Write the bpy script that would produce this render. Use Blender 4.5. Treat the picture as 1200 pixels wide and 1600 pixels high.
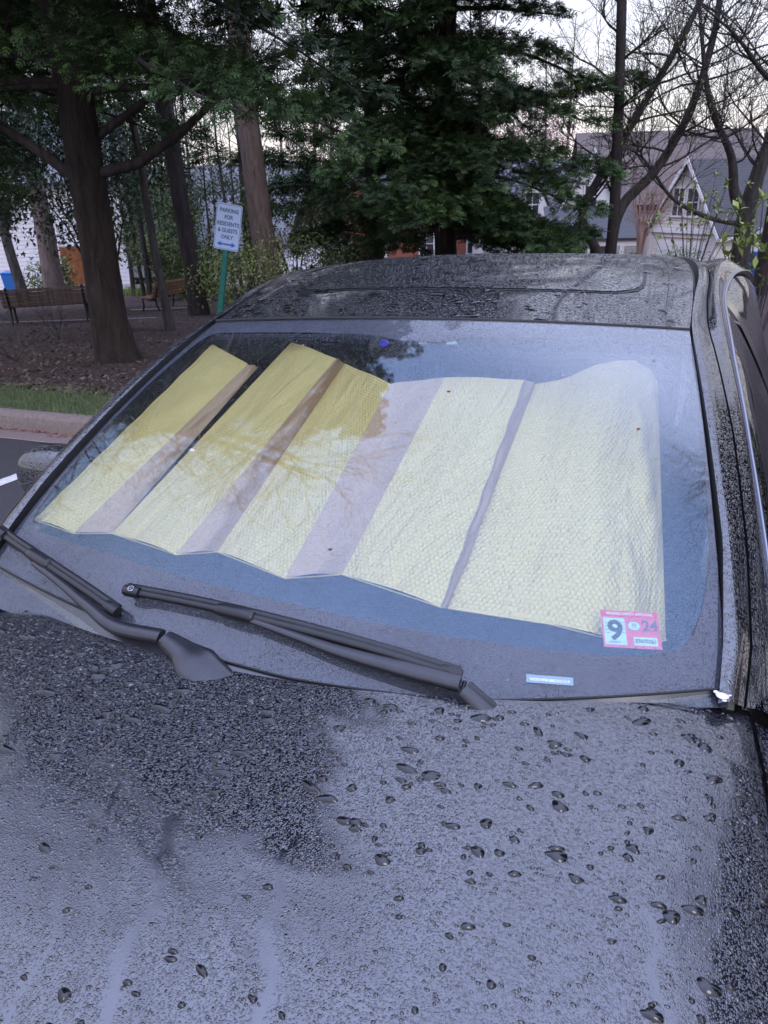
import bpy, math, random
import numpy as np
from mathutils import Vector, Matrix
R = math.radians
SC = bpy.context.scene
COL = SC.collection
for o in list(bpy.data.objects): bpy.data.objects.remove(o)

# ------------------------------------------------------------------ camera
CAMPOS = np.array([.46, -1.09, 1.72]); FPX = 1225.0
_p, _y, _r = R(23.5), R(17), R(-1.5)
_F = np.array([-math.sin(_y), math.cos(_y), 0]); _R = np.array([math.cos(_y), math.sin(_y), 0]); _Z = np.array([0, 0, 1.])
_fw = _F*math.cos(_p)-_Z*math.sin(_p); _up0 = _F*math.sin(_p)+_Z*math.cos(_p)
_rt = _R*math.cos(_r)+_up0*math.sin(_r); _up = _up0*math.cos(_r)-_R*math.sin(_r)
cam = bpy.data.cameras.new('camera'); camo = bpy.data.objects.new('camera', cam); COL.objects.link(camo)
M = Matrix(((_rt[0], _up[0], -_fw[0], CAMPOS[0]), (_rt[1], _up[1], -_fw[1], CAMPOS[1]), (_rt[2], _up[2], -_fw[2], CAMPOS[2]), (0, 0, 0, 1)))
camo.matrix_world = M
cam.sensor_fit = 'VERTICAL'; cam.sensor_height = 24; cam.lens = FPX/1600*24
cam.clip_start = .02; cam.clip_end = 3000
cam.dof.use_dof = True; cam.dof.focus_distance = 1.7; cam.dof.aperture_fstop = 12.0
SC.camera = camo

# ------------------------------------------------------------------ sky, sun, exposure
SUN_EL, SUN_ROT = 38, 150
w = bpy.data.worlds.new('World'); SC.world = w; w.use_nodes = True
nt = w.node_tree; nt.nodes.clear()
def N(nt, t, **k):
    n = nt.nodes.new(t)
    for a, b in k.items():
        if a.startswith('i_'):
            n.inputs[a[2:].replace('_', ' ')].default_value = b
        else: setattr(n, a, b)
    return n
sky = N(nt, 'ShaderNodeTexSky', sky_type='NISHITA', sun_disc=False, sun_elevation=R(SUN_EL), sun_rotation=R(SUN_ROT), air_density=1.2, dust_density=.6)
geo = N(nt, 'ShaderNodeTexCoord')
sep = N(nt, 'ShaderNodeSeparateXYZ'); nt.links.new(geo.outputs['Generated'], sep.inputs[0])
ramp = N(nt, 'ShaderNodeValToRGB'); nt.links.new(sep.outputs['Z'], ramp.inputs[0])
cr = ramp.color_ramp
cr.elements[0].position = 0.0; cr.elements[0].color = (.43, .395, .44, 1)
cr.elements[1].position = 1.0; cr.elements[1].color = (1.04, 1.20, 1.95, 1)
e = cr.elements.new(.22); e.color = (.45, .43, .50, 1)
e = cr.elements.new(.55); e.color = (.62, .66, .90, 1)
noi = N(nt, 'ShaderNodeTexNoise'); noi.inputs['Scale'].default_value = 1.6; noi.inputs['Detail'].default_value = 5
nt.links.new(geo.outputs['Generated'], noi.inputs['Vector'])
mr = N(nt, 'ShaderNodeMapRange'); nt.links.new(noi.outputs['Fac'], mr.inputs[0])
mr.inputs[1].default_value = .3; mr.inputs[2].default_value = .7; mr.inputs[3].default_value = .88; mr.inputs[4].default_value = 1.12
vm = N(nt, 'ShaderNodeVectorMath', operation='SCALE'); nt.links.new(ramp.outputs[0], vm.inputs[0]); nt.links.new(mr.outputs[0], vm.inputs['Scale'])
bg1 = N(nt, 'ShaderNodeBackground'); bg1.inputs[1].default_value = .05; nt.links.new(sky.outputs[0], bg1.inputs[0])
bg2 = N(nt, 'ShaderNodeBackground'); bg2.inputs[1].default_value = 1.9; nt.links.new(vm.outputs[0], bg2.inputs[0])
ads = N(nt, 'ShaderNodeAddShader'); nt.links.new(bg1.outputs[0], ads.inputs[0]); nt.links.new(bg2.outputs[0], ads.inputs[1])
wo = N(nt, 'ShaderNodeOutputWorld'); nt.links.new(ads.outputs[0], wo.inputs[0])
sl = bpy.data.lights.new('sun', 'SUN'); sl.energy = .6; sl.angle = R(20); sl.color = (1, .95, .9)
slo = bpy.data.objects.new('sun', sl); COL.objects.link(slo)
_sd = Vector((math.sin(R(SUN_ROT))*math.cos(R(SUN_EL)), math.cos(R(SUN_ROT))*math.cos(R(SUN_EL)), math.sin(R(SUN_EL))))
slo.rotation_euler = _sd.to_track_quat('Z', 'Y').to_euler()
vs = SC.view_settings; vs.view_transform = 'Standard'; vs.look = 'None'; vs.exposure = 0.0; vs.gamma = 1; vs.use_curve_mapping = False
SC.cycles.max_bounces = 8; SC.cycles.transparent_max_bounces = 12; SC.cycles.transmission_bounces = 6
SC.cycles.glossy_bounces = 5; SC.cycles.diffuse_bounces = 3
SC.cycles.caustics_reflective = False; SC.cycles.caustics_refractive = False
SC.cycles.use_denoising = True

# ------------------------------------------------------------------ helpers
rng = np.random.default_rng(7)
class MB:
    """collects quads and triangles, links them as one mesh object"""
    def __init__(s): s.v = []; s.f = []; s.m = []; s.n = 0; s.tone = []
    def add(s, v, f, m=0, tone=0.0):
        v = np.asarray(v, float); f = np.asarray(f, int)
        s.v.append(v); s.f.append(f+s.n); s.m.append(np.full(len(f), m)); s.n += len(v)
        s.tone.append(np.full(len(v), tone) if np.isscalar(tone) else np.asarray(tone))
    def build(s, name, mats, parent=None, smooth=False, loc=None, mesh_only=False):
        v = np.concatenate(s.v); me = bpy.data.meshes.new(name)
        tot = [len(a)*a.shape[1] for a in s.f]; loops = np.concatenate([a.ravel() for a in s.f])
        cnt = np.concatenate([np.full(len(a), a.shape[1]) for a in s.f]); st = np.concatenate([[0], np.cumsum(cnt)[:-1]])
        me.vertices.add(len(v)); me.vertices.foreach_set('co', v.ravel())
        me.loops.add(len(loops)); me.loops.foreach_set('vertex_index', loops)
        me.polygons.add(len(cnt)); me.polygons.foreach_set('loop_start', st); me.polygons.foreach_set('loop_total', cnt)
        mats = mats if isinstance(mats, (list, tuple)) else [mats]
        for m_ in mats: me.materials.append(m_)
        me.polygons.foreach_set('material_index', np.concatenate(s.m))
        me.polygons.foreach_set('use_smooth', np.full(len(cnt), smooth))
        t = np.concatenate(s.tone)
        if t.any():
            a = me.attributes.new('tone', 'FLOAT', 'POINT'); a.data.foreach_set('value', t.astype(np.float32))
        me.update(); me.validate()
        if mesh_only: return me
        return link(name, me, parent, loc)
    def box(s, c, d, rot=None, m=0):
        c = np.asarray(c, float); d = np.asarray(d, float)/2
        v = np.array([[x, y, z] for x in (-1, 1) for y in (-1, 1) for z in (-1, 1)])*d
        if rot is not None: v = v@np.asarray(rot).T
        s.add(v+c, [[0, 1, 3, 2], [4, 6, 7, 5], [0, 4, 5, 1], [2, 3, 7, 6], [0, 2, 6, 4], [1, 5, 7, 3]], m)
    def tube(s, pts, rad, k=6, m=0, cap=True, tone=0.0, jit=0, ex=1.0):
        pts = np.asarray(pts, float); n = len(pts); rad = np.broadcast_to(np.asarray(rad, float), (n,))
        tg = np.gradient(pts, axis=0); tg /= np.linalg.norm(tg, axis=1)[:, None]+1e-9
        up = np.array([0, 0, 1.]) if abs(tg[0][2]) < .9 else np.array([1., 0, 0])
        a = np.cross(tg, up); a /= np.linalg.norm(a, axis=1)[:, None]+1e-9; b = np.cross(tg, a)
        th = np.arange(k)/k*2*math.pi
        rr = rad[:, None]*(1+(jit*rng.standard_normal((n, k)) if jit else 0))
        v = pts[:, None]+rr[..., None]*(np.cos(th)[None, :, None]*a[:, None]+ex*np.sin(th)[None, :, None]*b[:, None])
        i = np.arange(n-1)[:, None]*k; j = np.arange(k)[None]; j2 = (j+1) % k
        f = np.stack([i+j, i+j2, i+k+j2, i+k+j], -1).reshape(-1, 4)
        v = v.reshape(-1, 3)
        s.add(v, f, m, tone)
        if cap:
            for e0, P, fl in ((0, pts[0], 0), ((n-1)*k, pts[-1], 1)):
                ring = v[e0:e0+k]; vv = np.vstack([ring, P[None]]); jj = np.arange(k)
                ff = np.stack([jj, (jj+1) % k, np.full(k, k)], -1)
                s.add(vv, ff if fl else ff[:, ::-1], m, tone)
    def grid(s, P, m=0, close=False, tone=0.0):
        P = np.asarray(P, float); a, b = P.shape[:2]
        i = np.arange(a-1)[:, None]*b; j = np.arange(b-1)[None]
        f = np.stack([i+j, i+j+1, i+b+j+1, i+b+j], -1).reshape(-1, 4)
        s.add(P.reshape(-1, 3), f, m, tone)
    def prism(s, poly, axis_vec, m=0):
        """closed polygon (3D pts) extruded by a vector"""
        p = np.asarray(poly, float); n = len(p); v = np.vstack([p, p+np.asarray(axis_vec)])
        j = np.arange(n); s.add(v, np.stack([j, (j+1) % n, (j+1) % n+n, j+n], -1), m)
        c0 = p.mean(0); c1 = c0+np.asarray(axis_vec)
        s.add(np.vstack([p, c0[None]]), np.stack([(j+1) % n, j, np.full(n, n)], -1), m)
        s.add(np.vstack([p+np.asarray(axis_vec), c1[None]]), np.stack([j, (j+1) % n, np.full(n, n)], -1), m)
def link(name, me, parent=None, loc=None):
    o = bpy.data.objects.new(name, me); COL.objects.link(o)
    if parent is not None: o.parent = parent
    if loc is not None: o.location = loc
    return o
def thing(name, label, cat, loc=(0, 0, 0), rz=0, group=None):
    o = bpy.data.objects.new(name, None); COL.objects.link(o); o.empty_display_size = .1
    o.location = loc; o.rotation_euler = (0, 0, rz); return tag(o, label, cat, group)
def tag(o, label=None, cat=None, group=None, kind=None):
    if label: o['label'] = label
    if cat: o['category'] = cat
    if group: o['group'] = group
    if kind: o['kind'] = kind
    return o
def bevel(o, w_=.01, seg=2):
    b = o.modifiers.new('bevel', 'BEVEL'); b.width = w_; b.segments = seg; b.limit_method = 'ANGLE'; b.angle_limit = R(40)
    return o
def rotz(a): c, s_ = math.cos(a), math.sin(a); return np.array([[c, -s_, 0], [s_, c, 0], [0, 0, 1.]])
def rot_axis(ax, a):
    ax = np.asarray(ax, float); ax = ax/np.linalg.norm(ax); K = np.array([[0, -ax[2], ax[1]], [ax[2], 0, -ax[0]], [-ax[1], ax[0], 0]])
    return np.eye(3)+math.sin(a)*K+(1-math.cos(a))*K@K
def spl(xs, ys, x):  # smooth monotone-ish interpolation of several columns
    xs = np.asarray(xs, float); ys = np.asarray(ys, float); x = np.asarray(x, float)
    if ys.ndim == 1: ys = ys[:, None]; one = True
    else: one = False
    d = np.gradient(ys, xs, axis=0); i = np.clip(np.searchsorted(xs, x, side='right')-1, 0, len(xs)-2)
    h = (xs[i+1]-xs[i]); u = ((x-xs[i])/h)[..., None]; h = h[..., None]
    r_ = (2*u**3-3*u**2+1)*ys[i]+(u**3-2*u**2+u)*h*d[i]+(-2*u**3+3*u**2)*ys[i+1]+(u**3-u**2)*h*d[i+1]
    return r_[..., 0] if one else r_

# ------------------------------------------------------------------ materials
class Mat:
    def __init__(s, name, col=(.5, .5, .5), rough=.6, metal=0, ior=1.45, **k):
        s.m = bpy.data.materials.new(name); s.m.use_nodes = True; s.nt = s.m.node_tree
        s.b = s.nt.nodes['Principled BSDF']; s.out = s.nt.nodes['Material Output']
        s.b.inputs['Base Color'].default_value = (*col, 1); s.b.inputs['Roughness'].default_value = rough
        s.b.inputs['Metallic'].default_value = metal; s.b.inputs['IOR'].default_value = ior
        for a, v in k.items(): s.b.inputs[a.replace('_', ' ')].default_value = v
        s.tc = None
    def coord(s, kind='Object'):
        if not s.tc: s.tc = N(s.nt, 'ShaderNodeTexCoord')
        return s.tc.outputs[kind]
    def n(s, t, **k): return N(s.nt, t, **k)
    def l(s, a, b): s.nt.links.new(a, b)
    def noise(s, scale, detail=4, rough=.6, vec=None, stretch=None, dist=0):
        v = vec or s.coord()
        if stretch:
            mp = s.n('ShaderNodeMapping'); mp.inputs['Scale'].default_value = stretch; s.l(v, mp.inputs[0]); v = mp.outputs[0]
        t = s.n('ShaderNodeTexNoise'); t.inputs['Scale'].default_value = scale; t.inputs['Detail'].default_value = detail
        t.inputs['Roughness'].default_value = rough; t.inputs['Distortion'].default_value = dist; s.l(v, t.inputs['Vector']); return t.outputs['Fac']
    def ramp(s, fac, stops):
        r = s.n('ShaderNodeValToRGB'); c = r.color_ramp
        c.elements[0].position = stops[0][0]; c.elements[0].color = (*stops[0][1], 1)
        c.elements[1].position = stops[-1][0]; c.elements[1].color = (*stops[-1][1], 1)
        for p_, cc in stops[1:-1]: e_ = c.elements.new(p_); e_.color = (*cc, 1)
        s.l(fac, r.inputs[0]); return r.outputs[0]
    def mix(s, fac, a, b, blend='MIX'):
        x = s.n('ShaderNodeMix', data_type='RGBA', blend_type=blend)
        for sock, v in ((x.inputs['Factor'], fac), (x.inputs[6], a), (x.inputs[7], b)):
            if hasattr(v, 'is_output'): s.l(v, sock)
            elif isinstance(v, tuple): sock.default_value = (*v, 1)
            else: sock.default_value = v
        return x.outputs[2]
    def color(s, sock): s.l(sock, s.b.inputs['Base Color']); return s
    def rough(s, sock): s.l(sock, s.b.inputs['Roughness']); return s
    def math(s, op, a, b=None, clamp=False):
        x = s.n('ShaderNodeMath', operation=op, use_clamp=clamp)
        for i, v in enumerate((a, b)):
            if v is None: continue
            if hasattr(v, 'is_output'): s.l(v, x.inputs[i])
            else: x.inputs[i].default_value = v
        return x.outputs[0]
    def bump(s, h, dist=.01, strength=1, prev=None, to=True):
        b = s.n('ShaderNodeBump'); b.inputs['Distance'].default_value = dist; b.inputs['Strength'].default_value = strength
        s.l(h, b.inputs['Height'])
        if prev: s.l(prev, b.inputs['Normal'])
        if to: s.l(b.outputs[0], s.b.inputs['Normal'])
        return b.outputs[0]
def simple(name, col, rough=.6, metal=0, nscale=0, var=.25, bump=0, **k):
    a = Mat(name, col, rough, metal, **k)
    if nscale:
        f = a.noise(nscale); c0 = tuple(c*(1-var) for c in col); c1 = tuple(min(1, c*(1+var)) for c in col)
        a.color(a.ramp(f, [(.3, c0), (.7, c1)]))
        if bump: a.bump(f, bump)
    return a.m

def beads(a, scale, rmin, rvar, dist, vec=None, warp=.0012, mask=None, prev=None, fac=1.0):
    """water beads: domes in the cells of a Voronoi pattern; returns (bump normal, height)"""
    v = vec or a.coord()
    if warp:
        nz = a.n('ShaderNodeTexNoise'); nz.inputs['Scale'].default_value = scale*.9; nz.inputs['Detail'].default_value = 1; a.l(v, nz.inputs['Vector'])
        sb = a.n('ShaderNodeVectorMath', operation='SUBTRACT'); a.l(nz.outputs['Color'], sb.inputs[0]); sb.inputs[1].default_value = (.5, .5, .5)
        sc_ = a.n('ShaderNodeVectorMath', operation='SCALE'); a.l(sb.outputs[0], sc_.inputs[0]); sc_.inputs['Scale'].default_value = warp
        ad = a.n('ShaderNodeVectorMath', operation='ADD'); a.l(v, ad.inputs[0]); a.l(sc_.outputs[0], ad.inputs[1]); v = ad.outputs[0]
    vo = a.n('ShaderNodeTexVoronoi'); vo.inputs['Scale'].default_value = scale; a.l(v, vo.inputs['Vector'])
    sp = a.n('ShaderNodeSeparateColor'); a.l(vo.outputs['Color'], sp.inputs[0])
    rad = a.math('MULTIPLY_ADD', sp.outputs[0], rvar); a.nt.nodes[-1].inputs[2].default_value = rmin
    q = a.math('DIVIDE', vo.outputs['Distance'], rad)
    q2 = a.math('MULTIPLY', q, q)
    hh = a.math('SUBTRACT', 1.0, q2, clamp=True)
    hh = a.math('POWER', hh, .55)
    hh = a.math('MULTIPLY', hh, rad)
    if mask is not None: hh = a.math('MULTIPLY', hh, mask)
    return a.bump(hh, dist, fac, prev=prev, to=False), hh

# car paint: near black, wet, glossy
def paint_mat(name, bead_scale=260, bead_h=.0016, streak=False):
    a = Mat(name, (.007, .007, .011), .07, 0, ior=2.2)
    mask = None
    if streak:
        at = a.n('ShaderNodeAttribute', attribute_name='film'); mask = a.math('SUBTRACT', 1.0, at.outputs['Fac'], clamp=True)
    n1, h1 = beads(a, bead_scale, .30, .32, bead_h, mask=mask)
    n2, h2 = beads(a, bead_scale*.42, .10, .36, bead_h*2.2, mask=mask, prev=n1, warp=.004)
    a.l(n2, a.b.inputs['Normal'])
    return a
PAINT_A = paint_mat('wet_black_paint'); PAINT = PAINT_A.m
PAINT_HOOD = paint_mat('wet_black_hood_paint', 420, .0006, True).m
PAINT_ROOF = paint_mat('wet_black_roof_paint', 230, .0022).m
PLASTIC = simple('wet_black_plastic', (.035, .035, .042), .28, ior=1.8, nscale=40, bump=.0005)
RUBBER = simple('black_rubber', (.012, .012, .013), .5, nscale=60)
GLOSSBLK = simple('gloss_black_trim', (.01, .01, .012), .12, ior=1.6)
CHROME = simple('chrome', (.28, .28, .31), .3, 1)
DARKIN = simple('dark_interior', (.02, .022, .024), .8, nscale=30)
FABRIC = simple('grey_seat_fabric', (.05, .05, .055), .9, nscale=80)

def glass_mat(name, ior=1.66, tint=(.93, .96, .92), rtint=(.95, .97, 1.0), bead=True, sc_=420, hgt=.0016, rough=.03, fac_mul=1.0, dew_sheen=False):
    a = Mat(name); nt_ = a.nt
    nt_.nodes.remove(a.b)
    tr = a.n('ShaderNodeBsdfTransparent'); tr.inputs[0].default_value = (*tint, 1)
    gl = a.n('ShaderNodeBsdfGlossy'); gl.inputs['Color'].default_value = (*rtint, 1); gl.inputs['Roughness'].default_value = rough
    fr = a.n('ShaderNodeFresnel'); ge = a.n('ShaderNodeNewGeometry'); a.l(a.math('ADD', ior, a.math('MULTIPLY', ge.outputs['Backfacing'], 1/ior-ior)), fr.inputs[0])
    if bead:
        n1, h1 = beads(a, sc_, .22, .30, hgt, warp=.0006)
        n2, h2 = beads(a, sc_*.4, .04, .30, hgt*2.2, prev=n1, warp=.003)
        a.l(n2, gl.inputs['Normal']); a.l(n2, fr.inputs['Normal'])
    fz = a.math('MULTIPLY', fr.outputs[0], fac_mul, clamp=True); trs = tr.outputs[0]
    if dew_sheen:  # pale dew layer towards the top right, with reflected sky painted into it
        sx_ = a.n('ShaderNodeSeparateXYZ'); a.l(a.coord(), sx_.inputs[0]); m1 = a.n('ShaderNodeMapRange', interpolation_type='SMOOTHSTEP'); a.l(a.math('ADD', sx_.outputs[1], a.math('MULTIPLY', sx_.outputs[0], .55)), m1.inputs[0]); m1.inputs[1].default_value = .58; m1.inputs[2].default_value = .98
        d1 = a.math('MULTIPLY', m1.outputs[0], a.math('MULTIPLY_ADD', a.noise(300, 3, .7), .9)); df = a.n('ShaderNodeBsdfDiffuse'); df.inputs[0].default_value = (.45, .48, .52, 1); mx0 = a.n('ShaderNodeMixShader'); a.l(a.math('MULTIPLY', d1, .42), mx0.inputs[0]); a.l(trs, mx0.inputs[1]); a.l(df.outputs[0], mx0.inputs[2]); trs = mx0.outputs[0]
    mx = a.n('ShaderNodeMixShader'); a.l(fz, mx.inputs[0]); a.l(trs, mx.inputs[1]); a.l(gl.outputs[0], mx.inputs[2])
    a.l(mx.outputs[0], a.out.inputs[0]); return a.m
GLASS = glass_mat('windshield_glass', dew_sheen=True)
GLASS_IN = glass_mat('coated_inner_glass', ior=1.9, tint=(.95, .97, .92), rtint=(.26, .52, .86), bead=False, rough=.02, fac_mul=1.0)
GLASS_SIDE = glass_mat('tinted_side_glass', ior=1.6, tint=(.13, .15, .15), rtint=(.9, .95, 1), sc_=260, hgt=.0015)
HOUSEGLASS = simple('window_glass', (.04, .045, .055), .08, ior=1.6)
FRIT = simple('black_border_sky_tint', (.045, .047, .078), .7, nscale=12, var=.2)  # lavender of the reflected sky is put into the border's base colour

def leaf_mat(name, dark, light, rough=.65):
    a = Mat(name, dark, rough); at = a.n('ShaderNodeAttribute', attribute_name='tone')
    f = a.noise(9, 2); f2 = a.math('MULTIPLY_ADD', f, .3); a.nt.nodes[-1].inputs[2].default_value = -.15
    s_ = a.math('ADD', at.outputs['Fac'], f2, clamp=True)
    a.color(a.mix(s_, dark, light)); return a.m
LEAF_CEDAR = leaf_mat('cedar_foliage', (.016, .036, .013), (.19, .33, .08))
LEAF_HOLLY = leaf_mat('broad_leaves', (.03, .055, .03), (.12, .19, .09), .35)
LEAF_SPRING = leaf_mat('spring_leaves', (.14, .19, .05), (.34, .40, .12))
LEAF_SHRUB = leaf_mat('shrub_leaves', (.06, .09, .035), (.22, .27, .09))
GRASSM = leaf_mat('grass_blades', (.06, .09, .03), (.17, .22, .08))
PINK = leaf_mat('pink_buds', (.16, .08, .09), (.40, .25, .26))
def bark(name, c0, c1, sz=7, b=.03):
    a = Mat(name, c0, .9); f = a.noise(sz, 5, .7, stretch=(1, 1, .18), dist=.6)
    a.color(a.ramp(f, [(.35, c0), (.65, c1)])); a.bump(f, b); return a.m
BARK_CEDAR = bark('cedar_bark', (.010, .007, .006), (.045, .032, .028), 9, .06)
BARK_PINE = bark('dark_pine_bark', (.022, .019, .02), (.065, .052, .05), 10)
BARK_RED = bark('reddish_bark', (.12, .085, .075), (.27, .20, .18), 12)
BARK_GREY = bark('grey_bark', (.035, .03, .03), (.11, .095, .09), 12)
BARK_MYRTLE = bark('smooth_pinkish_bark', (.20, .12, .10), (.34, .22, .18), 6, .005)

# ------------------------------------------------------------------ terrain
D_ = [-60, 4, 7, 9.5, 16, 42, 75, 1000]; H_ = [0, -.05, -.33, -.5, -1.2, -3.7, -4.6, -4.6]
def dep(x, y): return (x-.46)*_F[0]+(y+1.09)*_F[1]
def gh(x, y): return np.interp(dep(x, y), D_, H_)
def kerb_y(x): return np.interp(x, [-40, -4.8, -3.7, -1.5, 40], [9.4, 4.42, 4.24, 4.05, 4.05])   # foot of the kerb face
BED = .125   # the bed behind the kerb stands this much above the lot
def gz(x, y):  # height of whatever ground is there
    return gh(x, y)+np.where(y > kerb_y(x), BED, 0)
def sheet(name, mat_, xs, yfun0, yfun1, n, off, kind='structure', label=None):
    xs = np.asarray(xs, float); t = np.asarray(n, float)
    X = np.repeat(xs[:, None], len(t), 1); Y = yfun0(xs)[:, None]*(1-t)+yfun1(xs)[:, None]*t
    b = MB(); b.grid(np.stack([X, Y, gh(X, Y)+off], -1)); o = b.build(name, mat_, smooth=True)
    o['kind'] = kind; return o
XS = np.concatenate([np.linspace(-500, -45, 12), np.linspace(-40, 40, 81), np.linspace(45, 500, 12)])
NT = np.concatenate([[0], np.geomspace(.0015, 1, 90)])
# mulch under the trees
a = Mat('bark_mulch', (.06, .04, .035), .95)
f1 = a.noise(26, 8, .75); f2 = a.noise(1.1, 3); f3 = a.noise(120, 3, .7)
c = a.ramp(f1, [(.32, (.026, .014, .012)), (.5, (.088, .054, .046)), (.66, (.18, .125, .105))])
c = a.mix(a.math('MULTIPLY', f2, .55), c, (.085, .058, .055)); a.color(c); a.bump(a.math('ADD', f1, a.math('MULTIPLY', f3, .4)), .04)
MULCH = a.m
a = Mat('lawn_soil', (.07, .09, .04), .95); f1 = a.noise(14, 8, .7); a.color(a.ramp(f1, [(.35, (.05, .06, .028)), (.6, (.11, .13, .06)), (.75, (.12, .09, .07))])); a.bump(f1, .03)
LAWN = a.m
sheet('mulch_ground', MULCH, XS, lambda x: kerb_y(x)+.10, lambda x: kerb_y(x)+700, NT, BED)
sheet('verge_soil', LAWN, np.linspace(-20, 12, 60), lambda x: kerb_y(x)+.15, lambda x: kerb_y(x)+1.15+.12*np.sin(x*2.1)+.06*np.sin(x*5), np.linspace(0, 1, 8), BED+.006)
# asphalt lot
a = Mat('wet_asphalt', (.05, .05, .052), .55, ior=1.5)
f1 = a.noise(160, 4, .8); f2 = a.noise(.9, 4)
a.color(a.mix(f2, a.ramp(f1, [(.3, (.028, .026, .030)), (.7, (.078, .070, .078))]), (.055, .05, .055))); a.rough(a.ramp(f2, [(.3, (.4,)*3), (.7, (.65,)*3)])); a.bump(f1, .006)
ASPH = a.m
sheet('parking_lot', ASPH, XS, lambda x: kerb_y(x)-300, lambda x: kerb_y(x)-.30, np.concatenate([[0], np.linspace(.8, .94, 8), np.linspace(.95, 1, 150)]), 0)
a = Mat('kerb_concrete', (.26, .22, .20), .85); f1 = a.noise(30, 6, .7); f2 = a.noise(2.2, 4)
a.color(a.mix(a.math('MULTIPLY', f2, .6), a.ramp(f1, [(.3, (.16, .125, .11)), (.7, (.30, .24, .215))]), (.15, .115, .10))); a.bump(f1, .004); CONC = a.m
a = Mat('gutter_concrete', (.24, .19, .17), .8); f1 = a.noise(50, 6, .7); f2 = a.noise(3, 4)
a.color(a.mix(f2, a.ramp(f1, [(.3, (.17, .125, .115)), (.7, (.29, .22, .20))]), (.21, .155, .14))); a.bump(f1, .003); GUTT = a.m
sheet('gutter', GUTT, np.linspace(-38, 38, 120), lambda x: kerb_y(x)-.31, lambda x: kerb_y(x)+.02, np.linspace(0, 1, 4), .004)
# kerb in cast sections
kb = tag(bpy.data.objects.new('kerb', None), kind='structure'); COL.objects.link(kb)
prof = [(0, -.05), (.012, .06), (.022, .105), (.045, .132), (.08, .142), (.13, .140), (.155, .128), (.16, .05)]
def kerb_sec(x0, x1):
    b = MB(); xs = np.linspace(x0+.006, x1-.006, 14); G_ = []
    for x in xs:
        sl_ = (kerb_y(x+.05)-kerb_y(x-.05))/.1; nx, ny = -sl_/math.hypot(1, sl_), 1/math.hypot(1, sl_)
        G_.append([[x+nx*d, kerb_y(x)+ny*d, gh(x, kerb_y(x))+z] for d, z in prof])
    b.grid(G_)
    for g in (G_[0], G_[-1]):
        g = np.array(g); b.add(np.vstack([g, g.mean(0)[None]]), [[i, i+1, len(g)] for i in range(len(g)-1)])
    return b.build('kerb_section', CONC, kb, smooth=False)
xk = -5.02-3.0*4
while xk < 8: kerb_sec(xk, xk+3.0); xk += 3.0
# painted bay lines
WPAINT = simple('worn_white_paint', (.62, .60, .60), .7, nscale=25, var=.2)
for x0 in (-3.49, -6.3, 1.7, 4.4):
    b = MB(); ys = np.linspace(-2.0, 3.25, 12); dx = -.0 if x0 > 0 else -.30
    P = [[[x0+k, y, gh(x0, y)+.005] for k in (0, .11)] for y in ys]
    b.grid(np.array(P)); b.build('bay_line', WPAINT)['kind'] = 'structure'

# verge grass, litter (stuff)
def blades(name, n, fn, hmin, hmax, wdt, mat_, parent=None, tone0=0., seed=1):
    r = np.random.default_rng(seed); x, y = fn(r, n); z = gz(x, y)
    h = r.uniform(hmin, hmax, n); a_ = r.uniform(0, 2*math.pi, n); le = r.uniform(.1, .6, n)*h
    d = np.stack([np.cos(a_), np.sin(a_), 0*a_], -1); p = np.stack([d[:, 1], -d[:, 0], 0*a_], -1)*wdt
    B = np.stack([x, y, z-.01], -1)
    v = np.stack([B-p, B+p, B+d*le[:, None]*.4+p*.7+np.array([0, 0, 1])*(h*.6)[:, None], B+d*le[:, None]*.4-p*.7+np.array([0, 0, 1])*(h*.6)[:, None], B+d*le[:, None]+np.array([0, 0, 1])*h[:, None]], 1)
    i = np.arange(n)[:, None]*5
    b = MB(); b.add(v.reshape(-1, 3), i+np.array([0, 1, 2, 3]), 0, np.repeat(np.clip(tone0+r.uniform(0, .8, n), 0.001, 1), 5)); b.f.append(i+np.array([3, 2, 4])); b.m.append(np.zeros(n, int))
    o = b.build(name, mat_, parent); o['kind'] = 'stuff'; return o
def vfn(r, n):
    x = r.uniform(-11, -2.2, n); return x, kerb_y(x)+.17+r.beta(1.2, 1.6, n)*1.05+.1*np.sin(x*2.1)
tag(blades('verge_grass', 26000, vfn, .02, .065, .0025, GRASSM), 'thin strip of short grass between the kerb and the mulch', 'grass')
def scatter_bits(name, n, fn, s0, s1, mat_, seed, tone=None):
    r = np.random.default_rng(seed); x, y = fn(r, n); z = gz(x, y)+.008
    s_ = r.uniform(s0, s1, n); a_ = r.uniform(0, 2*math.pi, n); d = np.stack([np.cos(a_), np.sin(a_), r.normal(0, .35, n)], -1)*s_[:, None]
    p = np.stack([-np.sin(a_), np.cos(a_), r.normal(0, .4, n)], -1)*(s_*r.uniform(.2, .5, n))[:, None]
    B = np.stack([x, y, z+.006], -1); v = np.stack([B-d, B+p, B+d, B-p], 1).reshape(-1, 3)
    b = MB(); b.add(v, np.arange(n)[:, None]*4+np.array([0, 1, 2, 3]), 0, np.repeat(r.uniform(0.01, 1, n), 4)); o = b.build(name, mat_); o['kind'] = 'stuff'; return o
CHIPS = leaf_mat('wood_chips', (.035, .022, .02), (.22, .155, .135), .9)
def mfn(r, n):
    x = r.uniform(-24, -2.5, n); return x, kerb_y(x)+1.0+28*r.power(.55, n)*r.uniform(.02, 1, n)
tag(scatter_bits('mulch_chips', 26000, mfn, .012, .045, CHIPS, 3), 'loose bark chips and dead leaves over the planting bed', 'mulch')
def gfn(r, n):
    x = r.uniform(-9, -3, n); return x, kerb_y(x)-.04-r.exponential(.03, n)
RLEAF = leaf_mat('dead_leaves', (.12, .045, .03), (.28, .12, .07), .9)
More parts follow.
